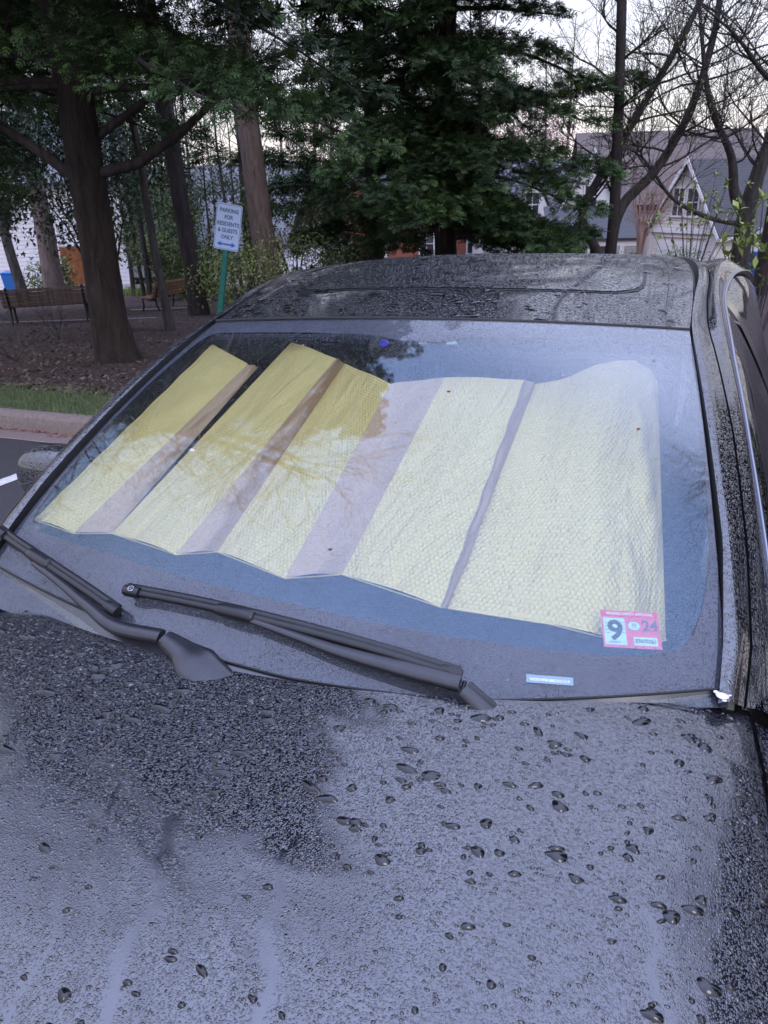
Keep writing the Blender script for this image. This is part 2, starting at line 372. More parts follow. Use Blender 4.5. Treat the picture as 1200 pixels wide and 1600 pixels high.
tag(scatter_bits('gutter_leaves', 700, gfn, .008, .025, RLEAF, 4), 'small reddish dead leaves drifted along the kerb foot', 'dead leaves')
# pale path behind the benches and the far drive
PATHM = simple('pale_path', (.33, .29, .29), .8, nscale=8, var=.15)
def ribbon(name, pts, wd, mat_, off):
    pts = np.array(pts, float); t = np.linspace(0, 1, 30); P = spl(np.linspace(0, 1, len(pts)), pts, t)
    g = np.gradient(P, axis=0); nrm = np.stack([-g[:, 1], g[:, 0]], -1); nrm /= np.linalg.norm(nrm, axis=1)[:, None]
    rows = [np.concatenate([P+nrm*wd*k, (gh(*(P+nrm*wd*k).T)+BED+off)[:, None]], -1) for k in (-.5, -.17, .17, .5)]
    b = MB(); b.grid(np.array(rows)); o = b.build(name, mat_, smooth=True); o['kind'] = 'structure'; return o
ribbon('path', [(-18, 12.6), (-13.0, 14.55), (-10.2, 15.6)], .22, PATHM, .012)
ribbon('stepping_slab', [(-12.9, 18.6), (-12.0, 19.0), (-11.1, 19.6)], .55, PATHM, .012)
ribbon('driveway', [(-40, 30), (-28, 34.5), (-20, 40), (-8, 50)], 4.2, PATHM, .02)
def lawnblob(r, n):
    return r.normal(-18.2, 1.2, n), r.normal(29.5, 1.0, n)
tag(blades('ground_cover', 5000, lawnblob, .12, .42, .012, LEAF_SPRING, tone0=.1, seed=8), 'bright green clump of low plants in front of the silver car', 'ground cover')

# ------------------------------------------------------------------ trees
def Rv(n, r): v = r.standard_normal((n, 3)); return v/np.linalg.norm(v, axis=1)[:, None]
def fan_template(fine=True):
    """flat lobed cedar spray of unit length along +x, in the xy plane"""
    q = []
    def lobe(p, d, L, wd):
        p = np.array(p); d = np.array(d)/np.hypot(*d); n_ = np.array([-d[1], d[0]])*wd
        q.append([p, p+d*L*.45+n_, p+d*L, p+d*L*.45-n_])
    for i in range(3 if fine else 2):
        x = .05+.30*i; L = (.62, .50, .34)[i]
        for sg in (-1, 1):
            aa = sg*R(46-6*i); d = (math.cos(aa), math.sin(aa)); lobe((x, 0), d, L, .055 if fine else .10)
            if fine and i < 2:
                a2 = aa+sg*R(34); lobe((x+d[0]*L*.4, d[1]*L*.4), (math.cos(a2), math.sin(a2)), L*.5, .042)
    lobe((0, 0), (1, 0), 1.0, .06 if fine else .11)
    v = np.array(q); z = -.22*(v[..., 0]**2)-.3*np.abs(v[..., 1])**1.3
    return np.concatenate([v, z[..., None]], -1).reshape(-1, 3)
FAN, FANC = fan_template(True), fan_template(False)
def leaf_template(k=1):
    return np.array([[0, 0, 0], [.5, .22, .05], [1, 0, -.08], [.5, -.22, .05]])
LEAFT = leaf_template()
def place_fans(mb, T, pos, axis, nrm, size, tone, m=0):
    axis = axis/np.linalg.norm(axis, axis=1)[:, None]; sd = np.cross(nrm, axis); sd /= np.linalg.norm(sd, axis=1)[:, None]+1e-9
    nn = np.cross(axis, sd)
    v = pos[:, None]+size[:, None, None]*(T[None, :, 0:1]*axis[:, None]+T[None, :, 1:2]*sd[:, None]+T[None, :, 2:3]*nn[:, None])
    k = len(T); nq = k//4; f = (np.arange(len(pos))[:, None, None]*k+np.arange(nq)[None, :, None]*4+np.arange(4)[None, None]).reshape(-1, 4)
    mb.add(v.reshape(-1, 3), f, m, np.repeat(tone, k))
def trunk_pts(base, top, n, wob, r):
    t = np.linspace(0, 1, n)[:, None]; P = np.array(base)*(1-t)+np.array(top)*t
    o = np.cumsum(r.normal(0, wob, (n, 2)), 0); o -= t*o[-1]; P[:, :2] += o*np.minimum(1, t*8); return P
def fluted(mb, pts, rad, k=18, seed=0, amp=.12, flare=.5):
    r = np.random.default_rng(seed); pts = np.asarray(pts); n = len(pts); th = np.arange(k)/k*2*math.pi
    ph = r.uniform(0, 6.3, 4); fr = [3, 5, 7, 4]; z = np.arange(n)/n
    rr = np.array([[1+amp*(math.sin(fr[0]*a_+ph[0]+z_*2)+.7*math.sin(fr[1]*a_+ph[1]-z_*3)+.5*math.sin(fr[2]*a_+ph[2]+z_*5))/1.6 for a_ in th] for z_ in z])
    hgt = pts[:, 2]-pts[0, 2]; rr *= (1+flare*np.exp(-hgt/.22))[:, None]*np.asarray(rad)[:, None]
    v = pts[:, None]+np.stack([np.cos(th)[None]*rr, np.sin(th)[None]*rr, 0*rr], -1)
    i = np.arange(n-1)[:, None]*k; j = np.arange(k)[None]; j2 = (j+1) % k
    mb.add(v.reshape(-1, 3), np.stack([i+j, i+j2, i+k+j2, i+k+j], -1).reshape(-1, 4))

def evergreen(name, label, base, height, z0, rad, tr, seed, fine_below, nl, top=None, spray=.26, per=1.0, lean=(0, 0), azw=None, group=None, twin=None, dens_top=1.0, limbs_extra=()):
    """cedar: fluted trunk, tiers of drooping limbs, fan sprays hung along them"""
    r = np.random.default_rng(seed); bx, by = base; bz = float(gz(bx, by))-.05
    T = thing(name, label, 'tree', (bx, by, bz), group=group)
    tb = MB(); topp = np.array([lean[0], lean[1], height]); P = trunk_pts((0, 0, 0), topp, 22, .035, r); P[:, 2] = np.linspace(0, 1, 22)**1.5*height
    P[:, :2] = topp[:2]*(P[:, 2:3]/height)+np.cumsum(r.normal(0, .02, (22, 2)), 0)*np.minimum(1, P[:, 2:3])
    rad_t = tr*(1-P[:, 2]/height)**.8+.015
    fluted(tb, P, rad_t, 18, seed)
    cz = lambda z: np.array([np.interp(z, P[:, 2], P[:, 0]), np.interp(z, P[:, 2], P[:, 1])])
    if twin:
        for (z_, az, sp_) in twin:
            c0 = cz(z_); d = np.array([math.cos(az), math.sin(az)]); zz = np.linspace(0, 1, 10)
            pp = np.array([[*(c0+d*(sp_*min(1, q*2.2)+.12*q)), z_+q*(height*.7-z_)] for q in zz]); fluted(tb, pp, tr*.55*(1-zz*.85), 12, seed+1, flare=0)
    lb = MB(); fb = MB(); POS = []; AX = []; NR = []; SZ = []; TN = []; FN = []
    for i in range(nl):
        q = (i+r.uniform(0, 1))/nl; z = z0+(height-z0)*q**1.25
        az = i*2.39996+r.normal(0, .3)
        if azw is not None and r.uniform() < azw[1]: az = azw[0]+r.normal(0, .7)
        L = rad*((1-((z-z0)/(height-z0))**1.4)*.9+.1)*r.uniform(.65, 1.12)
        if z-z0 < .8: L *= r.uniform(.6, 1)
        dr = np.array([math.cos(az), math.sin(az), 0]); fine = z < fine_below
        nn = 9; s_ = np.linspace(0, 1, nn); ris = r.uniform(-.05, .32); dro = r.uniform(.25, .6)
        c0 = cz(z); LP = np.array([[*(c0+dr[:2]*L*u), z+L*(ris*u-dro*u*u+.12*u**3)] for u in s_]); LP[:, :2] += np.cumsum(r.normal(0, .035*L/3, (nn, 2)), 0)
        lb.tube(LP, (tr*.20*(1-s_*.9)+.004)*(.8+.4*r.uniform()), 5 if fine else 3, cap=False)
        cr_ = (.20+.085*L)*r.uniform(.8, 1.2); nC = max(2, int(L*.80/(cr_*.78)))
        for k_ in range(nC):
            u = .22+.78*(k_+r.uniform(.1, .9))/nC; p = np.array([np.interp(u, s_, LP[:, j]) for j in range(3)])
            wl = (.10+.24*L*(1.1-u))*r.uniform(-1, 1); aa = az+R(80)*np.sign(wl); c_ = p+np.array([math.cos(aa), math.sin(aa), -.15])*abs(wl)
            if abs(wl) > .25: lb.tube([p, (p+c_)/2+np.array([0, 0, .04]), c_], [.012, .008, .004], 3, cap=False)
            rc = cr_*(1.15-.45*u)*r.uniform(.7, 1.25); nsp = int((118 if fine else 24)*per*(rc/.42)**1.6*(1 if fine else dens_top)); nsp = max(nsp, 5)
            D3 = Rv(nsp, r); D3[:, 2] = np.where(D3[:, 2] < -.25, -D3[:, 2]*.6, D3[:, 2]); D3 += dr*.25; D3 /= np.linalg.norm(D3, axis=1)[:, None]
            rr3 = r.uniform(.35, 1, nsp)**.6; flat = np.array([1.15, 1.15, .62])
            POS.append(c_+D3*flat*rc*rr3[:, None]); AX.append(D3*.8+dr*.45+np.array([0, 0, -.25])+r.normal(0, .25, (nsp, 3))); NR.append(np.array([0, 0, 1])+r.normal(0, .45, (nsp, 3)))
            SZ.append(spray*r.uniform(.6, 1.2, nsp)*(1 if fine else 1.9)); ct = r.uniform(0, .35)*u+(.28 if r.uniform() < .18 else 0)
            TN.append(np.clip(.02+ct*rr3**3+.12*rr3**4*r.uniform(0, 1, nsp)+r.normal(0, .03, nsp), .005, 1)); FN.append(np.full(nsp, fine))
    for pts_, rr_ in limbs_extra: lb.tube(np.array(pts_), rr_, 7, cap=False)
    POS, AX, NR, SZ, TN, FN = map(np.concatenate, (POS, AX, NR, SZ, TN, FN))
    for fl, TT in ((True, FAN), (False, FANC)):
        k_ = FN == fl
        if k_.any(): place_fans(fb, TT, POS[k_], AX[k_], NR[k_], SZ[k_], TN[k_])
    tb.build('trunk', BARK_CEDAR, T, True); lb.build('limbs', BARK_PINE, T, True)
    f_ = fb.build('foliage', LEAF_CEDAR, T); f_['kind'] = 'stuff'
    print(name, 'sprays', len(POS), 'fine', int(FN.sum())); return T

def grow(mb, p, d, L, rad, lvl, r, ends, up=.15, spread=.75, kids=(3, 5), k=5, tropism=None, minr=.004, wob=.12):
    n = 4 if lvl else 6; pts = [p]; dd = d/np.linalg.norm(d)
    for i in range(n):
        dd = dd+r.normal(0, wob, 3)+np.array([0, 0, up*.25]); dd /= np.linalg.norm(dd); pts.append(pts[-1]+dd*L/n)
    pts = np.array(pts); rr = np.linspace(rad, max(minr, rad*.42), n+1); mb.tube(pts, rr, max(3, k), cap=False)
    if lvl == 0 or True:
        pass
    ends.append(pts[-1])
    if rad < minr*1.3 or lvl > 5: return
    for i in range(r.integers(*kids)):
        u = r.uniform(.3, 1); q = u*n; i0 = min(int(q), n-1); P = pts[i0]+(pts[i0+1]-pts[i0])*(q-i0)
        nd = dd+Rv(1, r)[0]*spread*1.25+np.array([0, 0, up]); grow(mb, P, nd, L*r.uniform(.5, .78), rad*r.uniform(.38, .58), lvl+1, r, ends, up, spread, kids, k-1, None, minr, wob)

def bare_mesh(seed, height, tr, levels_r=.006, leaf=0, trunk_frac=.45, k=6):
    r = np.random.default_rng(seed); b = MB(); ends = []
    P = trunk_pts((0, 0, -.1), (r.normal(0, .3), r.normal(0, .3), height), 12, .05, r); rr = tr*(1-np.linspace(0, 1, 12)*.85); b.tube(P, rr, 7, cap=False)
    for i in range(int(10+height)):
        u = trunk_frac+(1-trunk_frac)*r.uniform(0, 1)**.8*.98; q = u*11; i0 = min(int(q), 10); p = P[i0]+(P[i0+1]-P[i0])*(q-i0)
        az = r.uniform(0, 6.3); d = np.array([math.cos(az), math.sin(az), r.uniform(.3, 1.3)])
        grow(b, p, d, height*.23*(1.25-u)*r.uniform(.6, 1.2)*1.5, tr*.33*(1.15-u), 1, r, ends, minr=levels_r, kids=(2, 5), k=4)
    return b, np.array(ends)

SKIPBG = False
# A: the big cedar at the left
A_ = evergreen('cedar_tree', 'large dark cedar with thick fluted trunk standing behind the grass verge', (-5.66, 7.48), 20, 3.05, 4.3, .205, 11, 5.0, 130,
               spray=.125, per=1.25, lean=(-.25, .2), twin=[(2.0, 2.6, .35), (2.1, .2, .30)], dens_top=2.6, azw=(-.95, .40),
               limbs_extra=[([(.15, .0, 2.25), (.6, .15, 2.35), (1.1, .3, 2.65), (1.6, .45, 3.05), (2.2, .6, 3.3)], [.07, .06, .05, .04, .02]),
                            ([(-.1, -.05, 2.2), (-.45, -.2, 2.5), (-.8, -.3, 2.75), (-1.4, -.5, 2.9)], [.075, .06, .045, .02]),
                            ([(.1, .05, 2.6), (.7, .3, 3.0), (1.5, .6, 3.2), (2.3, 1.0, 3.5)], [.05, .045, .035, .02])])
# F: the broad evergreen in the middle
F_ = evergreen('cedar_tree', 'broad dark evergreen in the centre with boughs sweeping down behind the car roof', (-4.5, 21.8), 25, 1.7, 5.1, .30, 23, 8.2, 150,
               spray=.23, per=.80, dens_top=1.0, azw=(-1.35, .30), twin=[(1.2, 2.4, .5), (1.6, 5.2, .4)])
F2 = evergreen('cedar_tree', 'second dark evergreen just left of the broad one, behind the reddish trunk', (-8.0, 26.5), 24, 1.9, 4.8, .25, 31, 8.8, 85, spray=.36, per=.34)
A2 = evergreen('cedar_tree', 'dark evergreen whose boughs hang over the sign from between the two largest cedars', (-9.3, 12.6), 17.5, 5.3, 4.0, .22, 57, 7.8, 90, spray=.21, per=.55, dens_top=1.8)
A3 = evergreen('cedar_tree', 'dark evergreen at the far left edge behind the slatted bench', (-11.6, 10.2), 23, 3.6, 5.0, .24, 77, 6.0, 110, spray=.22, per=.5, dens_top=2.2)

evergreen('cedar_tree', 'tall evergreen beyond the right side of the car', (8.6, 5.5), 15, 2.2, 3.6, .24, 91, 0, 80, spray=.24, per=.5, dens_top=1.4)
evergreen('cedar_tree', 'evergreen beyond the right side of the car, farther back', (11.5, 11.5), 14, 1.6, 3.8, .24, 93, 0, 70, spray=.26, per=.45, dens_top=1.3)
evergreen('cedar_tree', 'evergreen to the right of the car behind the blue car', (16.5, 15), 16, 1.0, 4.6, .28, 94, 0, 70, spray=.34, per=.4, dens_top=1.3)
evergreen('cedar_tree', 'evergreen at the corner right of the gabled house', (21.5, 29), 17, .8, 5.0, .3, 97, 0, 70, spray=.4, per=.35, dens_top=1.3)
evergreen('cedar_tree', 'evergreen further along the right side of the car', (9.5, -1.5), 13, 2.0, 3.6, .24, 92, 0, 70, spray=.24, per=.5, dens_top=1.4)
def poles(name, label, base, height, tr, mat_, seed, lean, k=12, branches=0, leaf=None, group=None, stubs=True):
    r = np.random.default_rng(seed); bx, by = base; bz = float(gz(bx, by))-.05
    T = thing(name, label, 'tree', (bx, by, bz), group=group); b = MB()
    P = trunk_pts((0, 0, 0), (lean[0], lean[1], height), 20, .03, r); rr = tr*(1-np.linspace(0, 1, 20)*.8)
    fluted(b, P, rr, k, seed, amp=.05, flare=.35); b.build('trunk', mat_, T, True)
    if branches:
        b2 = MB(); ends = []
        for i in range(branches):
            u = r.uniform(.42, 1); q = u*19; i0 = min(int(q), 18); p = P[i0]; az = r.uniform(0, 6.3)
            grow(b2, p, np.array([math.cos(az), math.sin(az), r.uniform(.1, .9)]), height*.16*r.uniform(.6, 1.2), tr*.25*(1.2-u), 1, r, ends, minr=.006, k=4)
        b2.build('branches', mat_, T, True)
    return T
poles('pine_tree', 'tall dark pine trunk standing left of the parking sign', (-9.61, 16.59), 22, .21, BARK_PINE, 41, (-.95, 0), branches=26)
poles('pine_tree', 'thick reddish brown trunk rising just right of the parking sign', (-9.58, 20.85), 24, .36, BARK_RED, 42, (-.9, 0), branches=26)
poles('slim_tree', 'slim bare trunk in the mulch between cedar and pine', (-7.91, 12.45), 11, .085, BARK_GREY, 43, (-.9, .3), branches=14)
poles('slim_tree', 'thin trunk behind the second bench', (-12.9, 22.5), 13, .10, BARK_GREY, 44, (-.6, .2), branches=14)
poles('old_tree', 'pale brown trunk behind the slatted bench, right one of two', (-18.94, 23.15), 15, .36, BARK_RED, 45, (-.3, 0), branches=12)
poles('old_tree', 'narrow forked trunk behind the left end of the slatted bench', (-21.11, 24.0), 14, .20, BARK_GREY, 46, (-1.2, 0), branches=12)
poles('slim_tree', 'distant dark trunk seen between pine and parking sign', (-15.0, 31.5), 20, .22, BARK_PINE, 48, (-.6, 0), branches=18)

def spline_trunk(b, pts, rads, k=10):
    pts = np.array(pts, float); t = np.linspace(0, 1, 6*len(pts)); P = spl(np.linspace(0, 1, len(pts)), pts, t); rr = np.interp(t, np.linspace(0, 1, len(pts)), rads)
    b.tube(P, rr, k, cap=True, jit=.03); return P, rr
def leafy_ends(ends, r, n, size, mat_, parent, name='leaves', sprd=.12, stuff=True, tone=(.1, 1)):
    ends = np.asarray(ends); pos = ends[r.integers(0, len(ends), n)]+r.normal(0, sprd, (n, 3)); b = MB()
    place_fans(b, LEAFT, pos, Rv(n, r)+np.array([0, 0, -.1]), Rv(n, r)*.6+np.array([0, 0, 1]), r.uniform(.6, 1.3, n)*size, r.uniform(*tone, n))
    o = b.build(name, mat_, parent); o['kind'] = 'stuff'; return o
def wild_tree(name, label, base, stems, mat_, seed, nb, bl, leafn=0, group=None, rads=.1, up=.25, lsize=.07, lmat=None):
    """tree given by its own traced stems (local metres), plus grown side branches"""
    r = np.random.default_rng(seed); bx, by = base; bz = float(gz(bx, by))-.1
    T = thing(name, label, 'tree', (bx, by, bz), group=group); b = MB(); b2 = MB(); ends = []
    for pts, rd in stems:
        P, rr = spline_trunk(b, pts, rd)
        for i in range(nb):
            q = r.integers(int(len(P)*.38), len(P)); az = r.uniform(0, 6.3)
            grow(b2, P[q], np.array([math.cos(az), .5*math.sin(az), r.uniform(.0, .9)]), bl*r.uniform(.5, 1.2), min(rr[q]*.45, .035), 1, r, ends, minr=.006, up=up, k=4, kids=(3, 6), wob=.16)
    b.build('trunk', mat_, T, True); b2.build('branches', mat_, T, True)
    if leafn: leafy_ends(ends, r, leafn, lsize, lmat or LEAF_SPRING, T)
    return T
# right-hand group; x offsets are sideways in the view, stems traced from the picture at their own distance
cR = _R[:2]; cF = _F[:2]
def sv(lat, z, dp=0): return (cR[0]*lat+cF[0]*dp, cR[1]*lat+cF[1]*dp, z)
wild_tree('bare_tree', 'straight slim dark trunk rising left of the gabled house', (-.01, 23.2), [([sv(0, 0), sv(-.02, 3), sv(-.25, 7), sv(-.6, 12), sv(-.8, 16)], [.17, .15, .13, .09, .03])], BARK_PINE, 61, 16, 1.9, 500)
wild_tree('bare_tree', 'crooked tree with two leaning stems that cross the slim trunk', (-.2, 24.4), [
    ([sv(-.15, 0), sv(-.2, 1.2), sv(-.75, 2.3), sv(-.45, 3.2), sv(.7, 5.2), sv(1.9, 7.5), sv(2.6, 10)], [.17, .16, .13, .12, .11, .08, .03]),
    ([sv(.1, 0), sv(.3, 2.4), sv(1.3, 3.6), sv(2.1, 5.2), sv(2.5, 7.4), sv(2.3, 10)], [.18, .16, .13, .11, .09, .03])], BARK_GREY, 62, 20, 1.8, 3600)
wild_tree('bare_tree', 'thick forking trunk standing in front of the garage end', (3.75, 25.6), [
    ([sv(0, 0), sv(-.05, 2.2), sv(.15, 3.6), sv(.5, 5.5), sv(.3, 9)], [.30, .26, .20, .13, .04]),
    ([sv(-.05, 2.2), sv(-.5, 2.9), sv(-.75, 3.9), sv(-1.6, 5.4), sv(-2.3, 8.2)], [.2, .15, .11, .08, .03]),
    ([sv(-.1, 2.0), sv(-1.2, 2.25), sv(-2.3, 2.8), sv(-3.3, 3.9), sv(-4.2, 4.3)], [.08, .07, .055, .03, .01])], BARK_GREY, 63, 16, 2.0, 2600)
wild_tree('bare_tree', 'tall straight trunk at the right edge beside the forking one', (4.0, 23.0), [
    ([sv(0, 0), sv(.05, 3), sv(.0, 7), sv(-.3, 12)], [.20, .18, .15, .06]),
    ([sv(0, 4.9), sv(-.8, 5.5), sv(-1.6, 6.3), sv(-2.6, 7.0)], [.08, .06, .04, .015])], BARK_PINE, 64, 16, 2.0, 500)
wild_tree('bare_tree', 'leafing tree leaning in from beyond the right edge', (9.2, 21.0), [
    ([sv(0, 0), sv(-.6, 3), sv(-1.6, 6), sv(-3.2, 9)], [.2, .17, .12, .04])], BARK_GREY, 65, 22, 2.2, 900)
wild_tree('bare_tree', 'tall bare tree left of the car beyond the kerb', (-8.6, 5.6), [([(0, 0, 0), (.3, -.3, 5), (1.4, -1.0, 9), (3.0, -1.8, 13)], [.24, .2, .14, .05]), ([(.3, -.2, 4), (2.2, -1.8, 8), (4.3, -3.0, 11.5)], [.15, .10, .03])], BARK_GREY, 95, 30, 2.4, 0)
wild_tree('bare_tree', 'tall bare tree right of the car beyond the kerb', (9.6, 8.8), [([(0, 0, 0), (-.3, -.3, 5), (-1.0, -1.0, 9), (-2.0, -2.0, 13)], [.24, .2, .14, .05]), ([(-.3, -.2, 4), (-1.6, -1.8, 8), (-2.6, -3.6, 11)], [.15, .10, .03])], BARK_GREY, 96, 30, 2.4, 0)
# crape myrtle: many smooth stems from one foot
r_ = np.random.default_rng(5); st = []
for i in range(9):
    a_ = r_.uniform(-1, 1); st.append(([sv(a_*.15, 0, r_.normal(0, .1)), sv(a_*.4, 2.0, r_.normal(0, .2)), sv(a_*1.3, 4.0, r_.normal(0, .4)), sv(a_*2.2, 5.6, r_.normal(0, .5))], [.06, .05, .03, .012]))
wild_tree('crape_myrtle', 'multi stemmed bare tree with smooth pinkish bark by the porch', (.9, 41.8), st, BARK_MYRTLE, 66, 5, 1.2, 0)
# woodland behind: a few bare tree meshes, copied
variants = []
for i, (h_, t_) in enumerate(((19, .20), (22, .24), (16, .15), (20, .18), (14, .12))):
    b, e_ = bare_mesh(100+i, h_, t_, .014); variants.append(b.build('tree_mesh', BARK_GREY, mesh_only=True))
r = np.random.default_rng(9)
for i in range(64):
    u = -.62+1.15*(i+r.uniform(0, 1))/64; d_ = r.uniform(48, 100)
    if u > .20: d_ = r.uniform(95, 150)
    if u > .20 and i % 2: continue
    px = CAMPOS[:2]+cF*d_+cR*(u*d_)
    o = link('woodland_tree', variants[i % 5], None, (px[0], px[1], float(gz(*px)))); o.rotation_euler = (0, 0, r.uniform(0, 6.3)); s_ = r.uniform(.8, 1.2); o.scale = (s_, s_, s_)
    tag(o, 'slender bare tree in the woodland far behind the houses', 'tree', 'bare woodland trees in the distance')

r = np.random.default_rng(19)
for i in range(16):
    u = -.345+.20*(i+r.uniform(0, 1))/16; d_ = r.uniform(27, 37); px = CAMPOS[:2]+cF*d_+cR*(u*d_); s_ = r.uniform(.36, .55)
    o = link('thicket_tree', variants[(i*3+1) % 5], None, (px[0], px[1], float(gz(*px)))); o.rotation_euler = (0, 0, r.uniform(0, 6.3)); o.scale = (s_, s_, s_)
    tag(o, 'thin bare young tree in front of the large lavender grey roof', 'tree', 'thin bare trees behind the parking sign')
# broadleaf evergreens and shrubs
def bush(name, label, base, size, n, lsize, mat_, seed, z0=0., stem=BARK_GREY, cat='shrub', tone=(.05, 1), group=None, clumps=40, nst=9):
    r = np.random.default_rng(seed); bx, by = base; bz = float(gz(bx, by)); T = thing(name, label, cat, (bx, by, bz), group=group)
    C_ = Rv(clumps, r)*(r.uniform(.35, 1, (clumps, 1))**.5); C_ = C_*np.array(size)*.5; C_[:, 2] += z0+size[2]*.5
    idx = r.integers(0, clumps, n); cs = r.uniform(.10, .22, clumps)*max(size)
    pos = C_[idx]+Rv(n, r)*cs[idx][:, None]*r.uniform(.3, 1, (n, 1)); pos[:, 2] = np.maximum(pos[:, 2], .03)
    ct = r.uniform(*tone, clumps); b = MB()
    place_fans(b, LEAFT, pos, Rv(n, r)+np.array([0, 0, -.25]), Rv(n, r)*.7+np.array([0, 0, 1]), r.uniform(.6, 1.3, n)*lsize, np.clip(ct[idx]+r.normal(0, .15, n), .01, 1))
    b.build('foliage', mat_, T)['kind'] = 'stuff'
    s_ = MB()
    for i in range(nst):
        c_ = C_[r.integers(0, clumps)]; s_.tube([(r.normal(0, .04), r.normal(0, .04), -.05), (c_[0]*.35, c_[1]*.35, c_[2]*.5), tuple(c_)], [.018+size[2]*.006, .012+size[2]*.004, .006], 4, cap=False)
    s_.build('stems', stem, T, True); return T
def at(u, d_):  # a ground spot: sideways slope u, d_ metres ahead
    p = CAMPOS[:2]+cF*d_+cR*(u*d_); return (p[0], p[1])
bush('holly_tree', 'glossy broadleaf evergreen overhanging the slatted bench at the far left', at(-.505, 21.5), (5.6, 4.5, 5.2), 17000, .15, LEAF_HOLLY, 201, 1.6, cat='tree', clumps=90)
bush('holly_tree', 'broadleaf evergreen filling the gap right of the big cedar trunk', at(-.335, 24), (5.4, 4.2, 4.6), 13000, .16, LEAF_HOLLY, 202, 1.9, cat='tree', clumps=70)
bush('holly_tree', 'grey green broadleaf tree behind the silver car', at(-.30, 46), (9.0, 5, 4.6), 9000, .2, LEAF_HOLLY, 203, .9, cat='tree', clumps=60)
bush('azalea_bush', 'low bright green bush right of the big cedar foot near the house garage', at(-.40, 33.5), (2.2, 1.8, 1.5), 1600, .17, LEAF_SHRUB, 204)
bush('forsythia_bush', 'yellow green thin bush in front of the reddish trunk', at(-.165, 19.6), (3.0, 1.8, 1.6), 2600, .085, LEAF_SPRING, 205, clumps=60, nst=30)
bush('forsythia_bush', 'yellow green bush right of the reddish trunk beside the car roof', at(-.105, 23), (4.4, 2.2, 2.0), 2600, .10, LEAF_SHRUB, 206, clumps=60, nst=30)
bush('laurel_bush', 'tall light green shrub behind the reddish trunk', at(-.10, 32), (4.5, 3, 4.6), 8000, .16, LEAF_SHRUB, 207, .2, clumps=70)
bush('laurel_bush', 'tall green shrub left of the parking sign post', at(-.235, 29), (3.6, 3, 2.4), 5000, .15, LEAF_SHRUB, 208, .1, clumps=50)
bush('laurel_bush', 'loose tall shrub left of the sign in front of the grey roofed house', at(-.262, 31), (3.4, 3, 4.4), 5200, .15, LEAF_SHRUB, 221, .2, clumps=60)
bush('laurel_bush', 'dull green shrub between the pine and the sign, farther back', at(-.205, 36), (4.4, 3, 5.0), 6200, .17, LEAF_HOLLY, 222, .3, clumps=60)
bush('boxwood_bush', 'low clipped bush at the porch foot', at(.305, 37), (2.4, 1.5, 1.1), 2600, .10, LEAF_SHRUB, 209)
bush('boxwood_bush', 'rounded olive green bush left of the porch behind the crooked tree', at(.245, 38), (1.4, 1.4, 2.6), 2600, .10, LEAF_HOLLY, 210)
bush('boxwood_bush', 'low bush before the garage end', at(.375, 36), (2.6, 1.4, 1.2), 2200, .11, LEAF_SHRUB, 211)
bush('azalea_bush', 'low yellow green bushes beyond the roof left of the crooked tree', at(.165, 36), (4.6, 1.6, 1.0), 3200, .10, LEAF_SHRUB, 212)
bush('redbud_tree', 'small tree in pinkish bud far behind the centre evergreen', at(-.065, 52), (6, 5, 5.5), 4000, .18, PINK, 213, 3.5, cat='tree', nst=30)
bush('redbud_tree', 'pink budded tree between the centre evergreen and the houses', at(.175, 60), (9, 5, 5), 5000, .2, PINK, 214, 4.2, cat='tree', nst=30)
# open leggy shrub at right with leaf whorls
def whorl(name, label, base, stems, ln, seed, nst, hgt, spread, mat_=LEAF_SPRING):
    r = np.random.default_rng(seed); bx, by = base; bz = float(gz(bx, by)); T = thing(name, label, 'shrub', (bx, by, bz)); b = MB(); l_ = MB()
    for i in range(nst):
        a_ = r.uniform(0, 6.3); q = r.uniform(.15, 1)*spread; h_ = hgt*r.uniform(.72, 1.05); e_ = np.array([math.cos(a_)*q, math.sin(a_)*q, h_])
        b.tube([(0, 0, 0), (e_[0]*.35, e_[1]*.35, h_*.45), tuple(e_)], [.007, .006, .004], 5, cap=False)
        for k_ in range(2):
            p = e_ if k_ == 0 else e_*np.array([.75, .75, .82])+r.normal(0, .05, 3); n_ = 9
            ax = Rv(n_, r)+np.array([0, 0, .35]); place_fans(l_, LEAFT, np.repeat(p[None], n_, 0), ax, np.tile([0, 0, 1.], (n_, 1))+Rv(n_, r)*.4, r.uniform(.6, 1.2, n_)*ln, r.uniform(.1, 1, n_))
    b.build('stems', BARK_GREY, T, True); o = l_.build('leaves', mat_, T); o['kind'] = 'stuff'; return T
whorl('rhododendron', 'open leggy shrub with pale green leaf whorls in front of the garage', at(.385, 13.2), None, .095, 301, 20, 2.2, .95)
whorl('rhododendron', 'fresh green shrub tips at the right edge beside the car roof', at(.475, 6.8), None, .10, 302, 16, 1.62, .38)
# saplings in the mulch
def sapling(label, base, seed, h_, n=5):
    r = np.random.default_rng(seed); bx, by = base; b = MB(); ends = []
    for i in range(n): grow(b, np.array([0, 0, 0.]), np.array([r.normal(0, .45), r.normal(0, .45), 1]), h_*r.uniform(.6, 1), .008, 3, r, ends, minr=.003, k=4)
    o = b.build('sapling', BARK_GREY, None, True, (bx, by, float(gz(bx, by)))); return tag(o, label, 'sapling')
sapling('leafless twiggy sapling nearest the kerb at the left edge', (-7.1, 7.34), 1, .9)
sapling('leafless low sapling in the mulch in front of the slatted bench', (-8.88, 10.44), 2, .7)
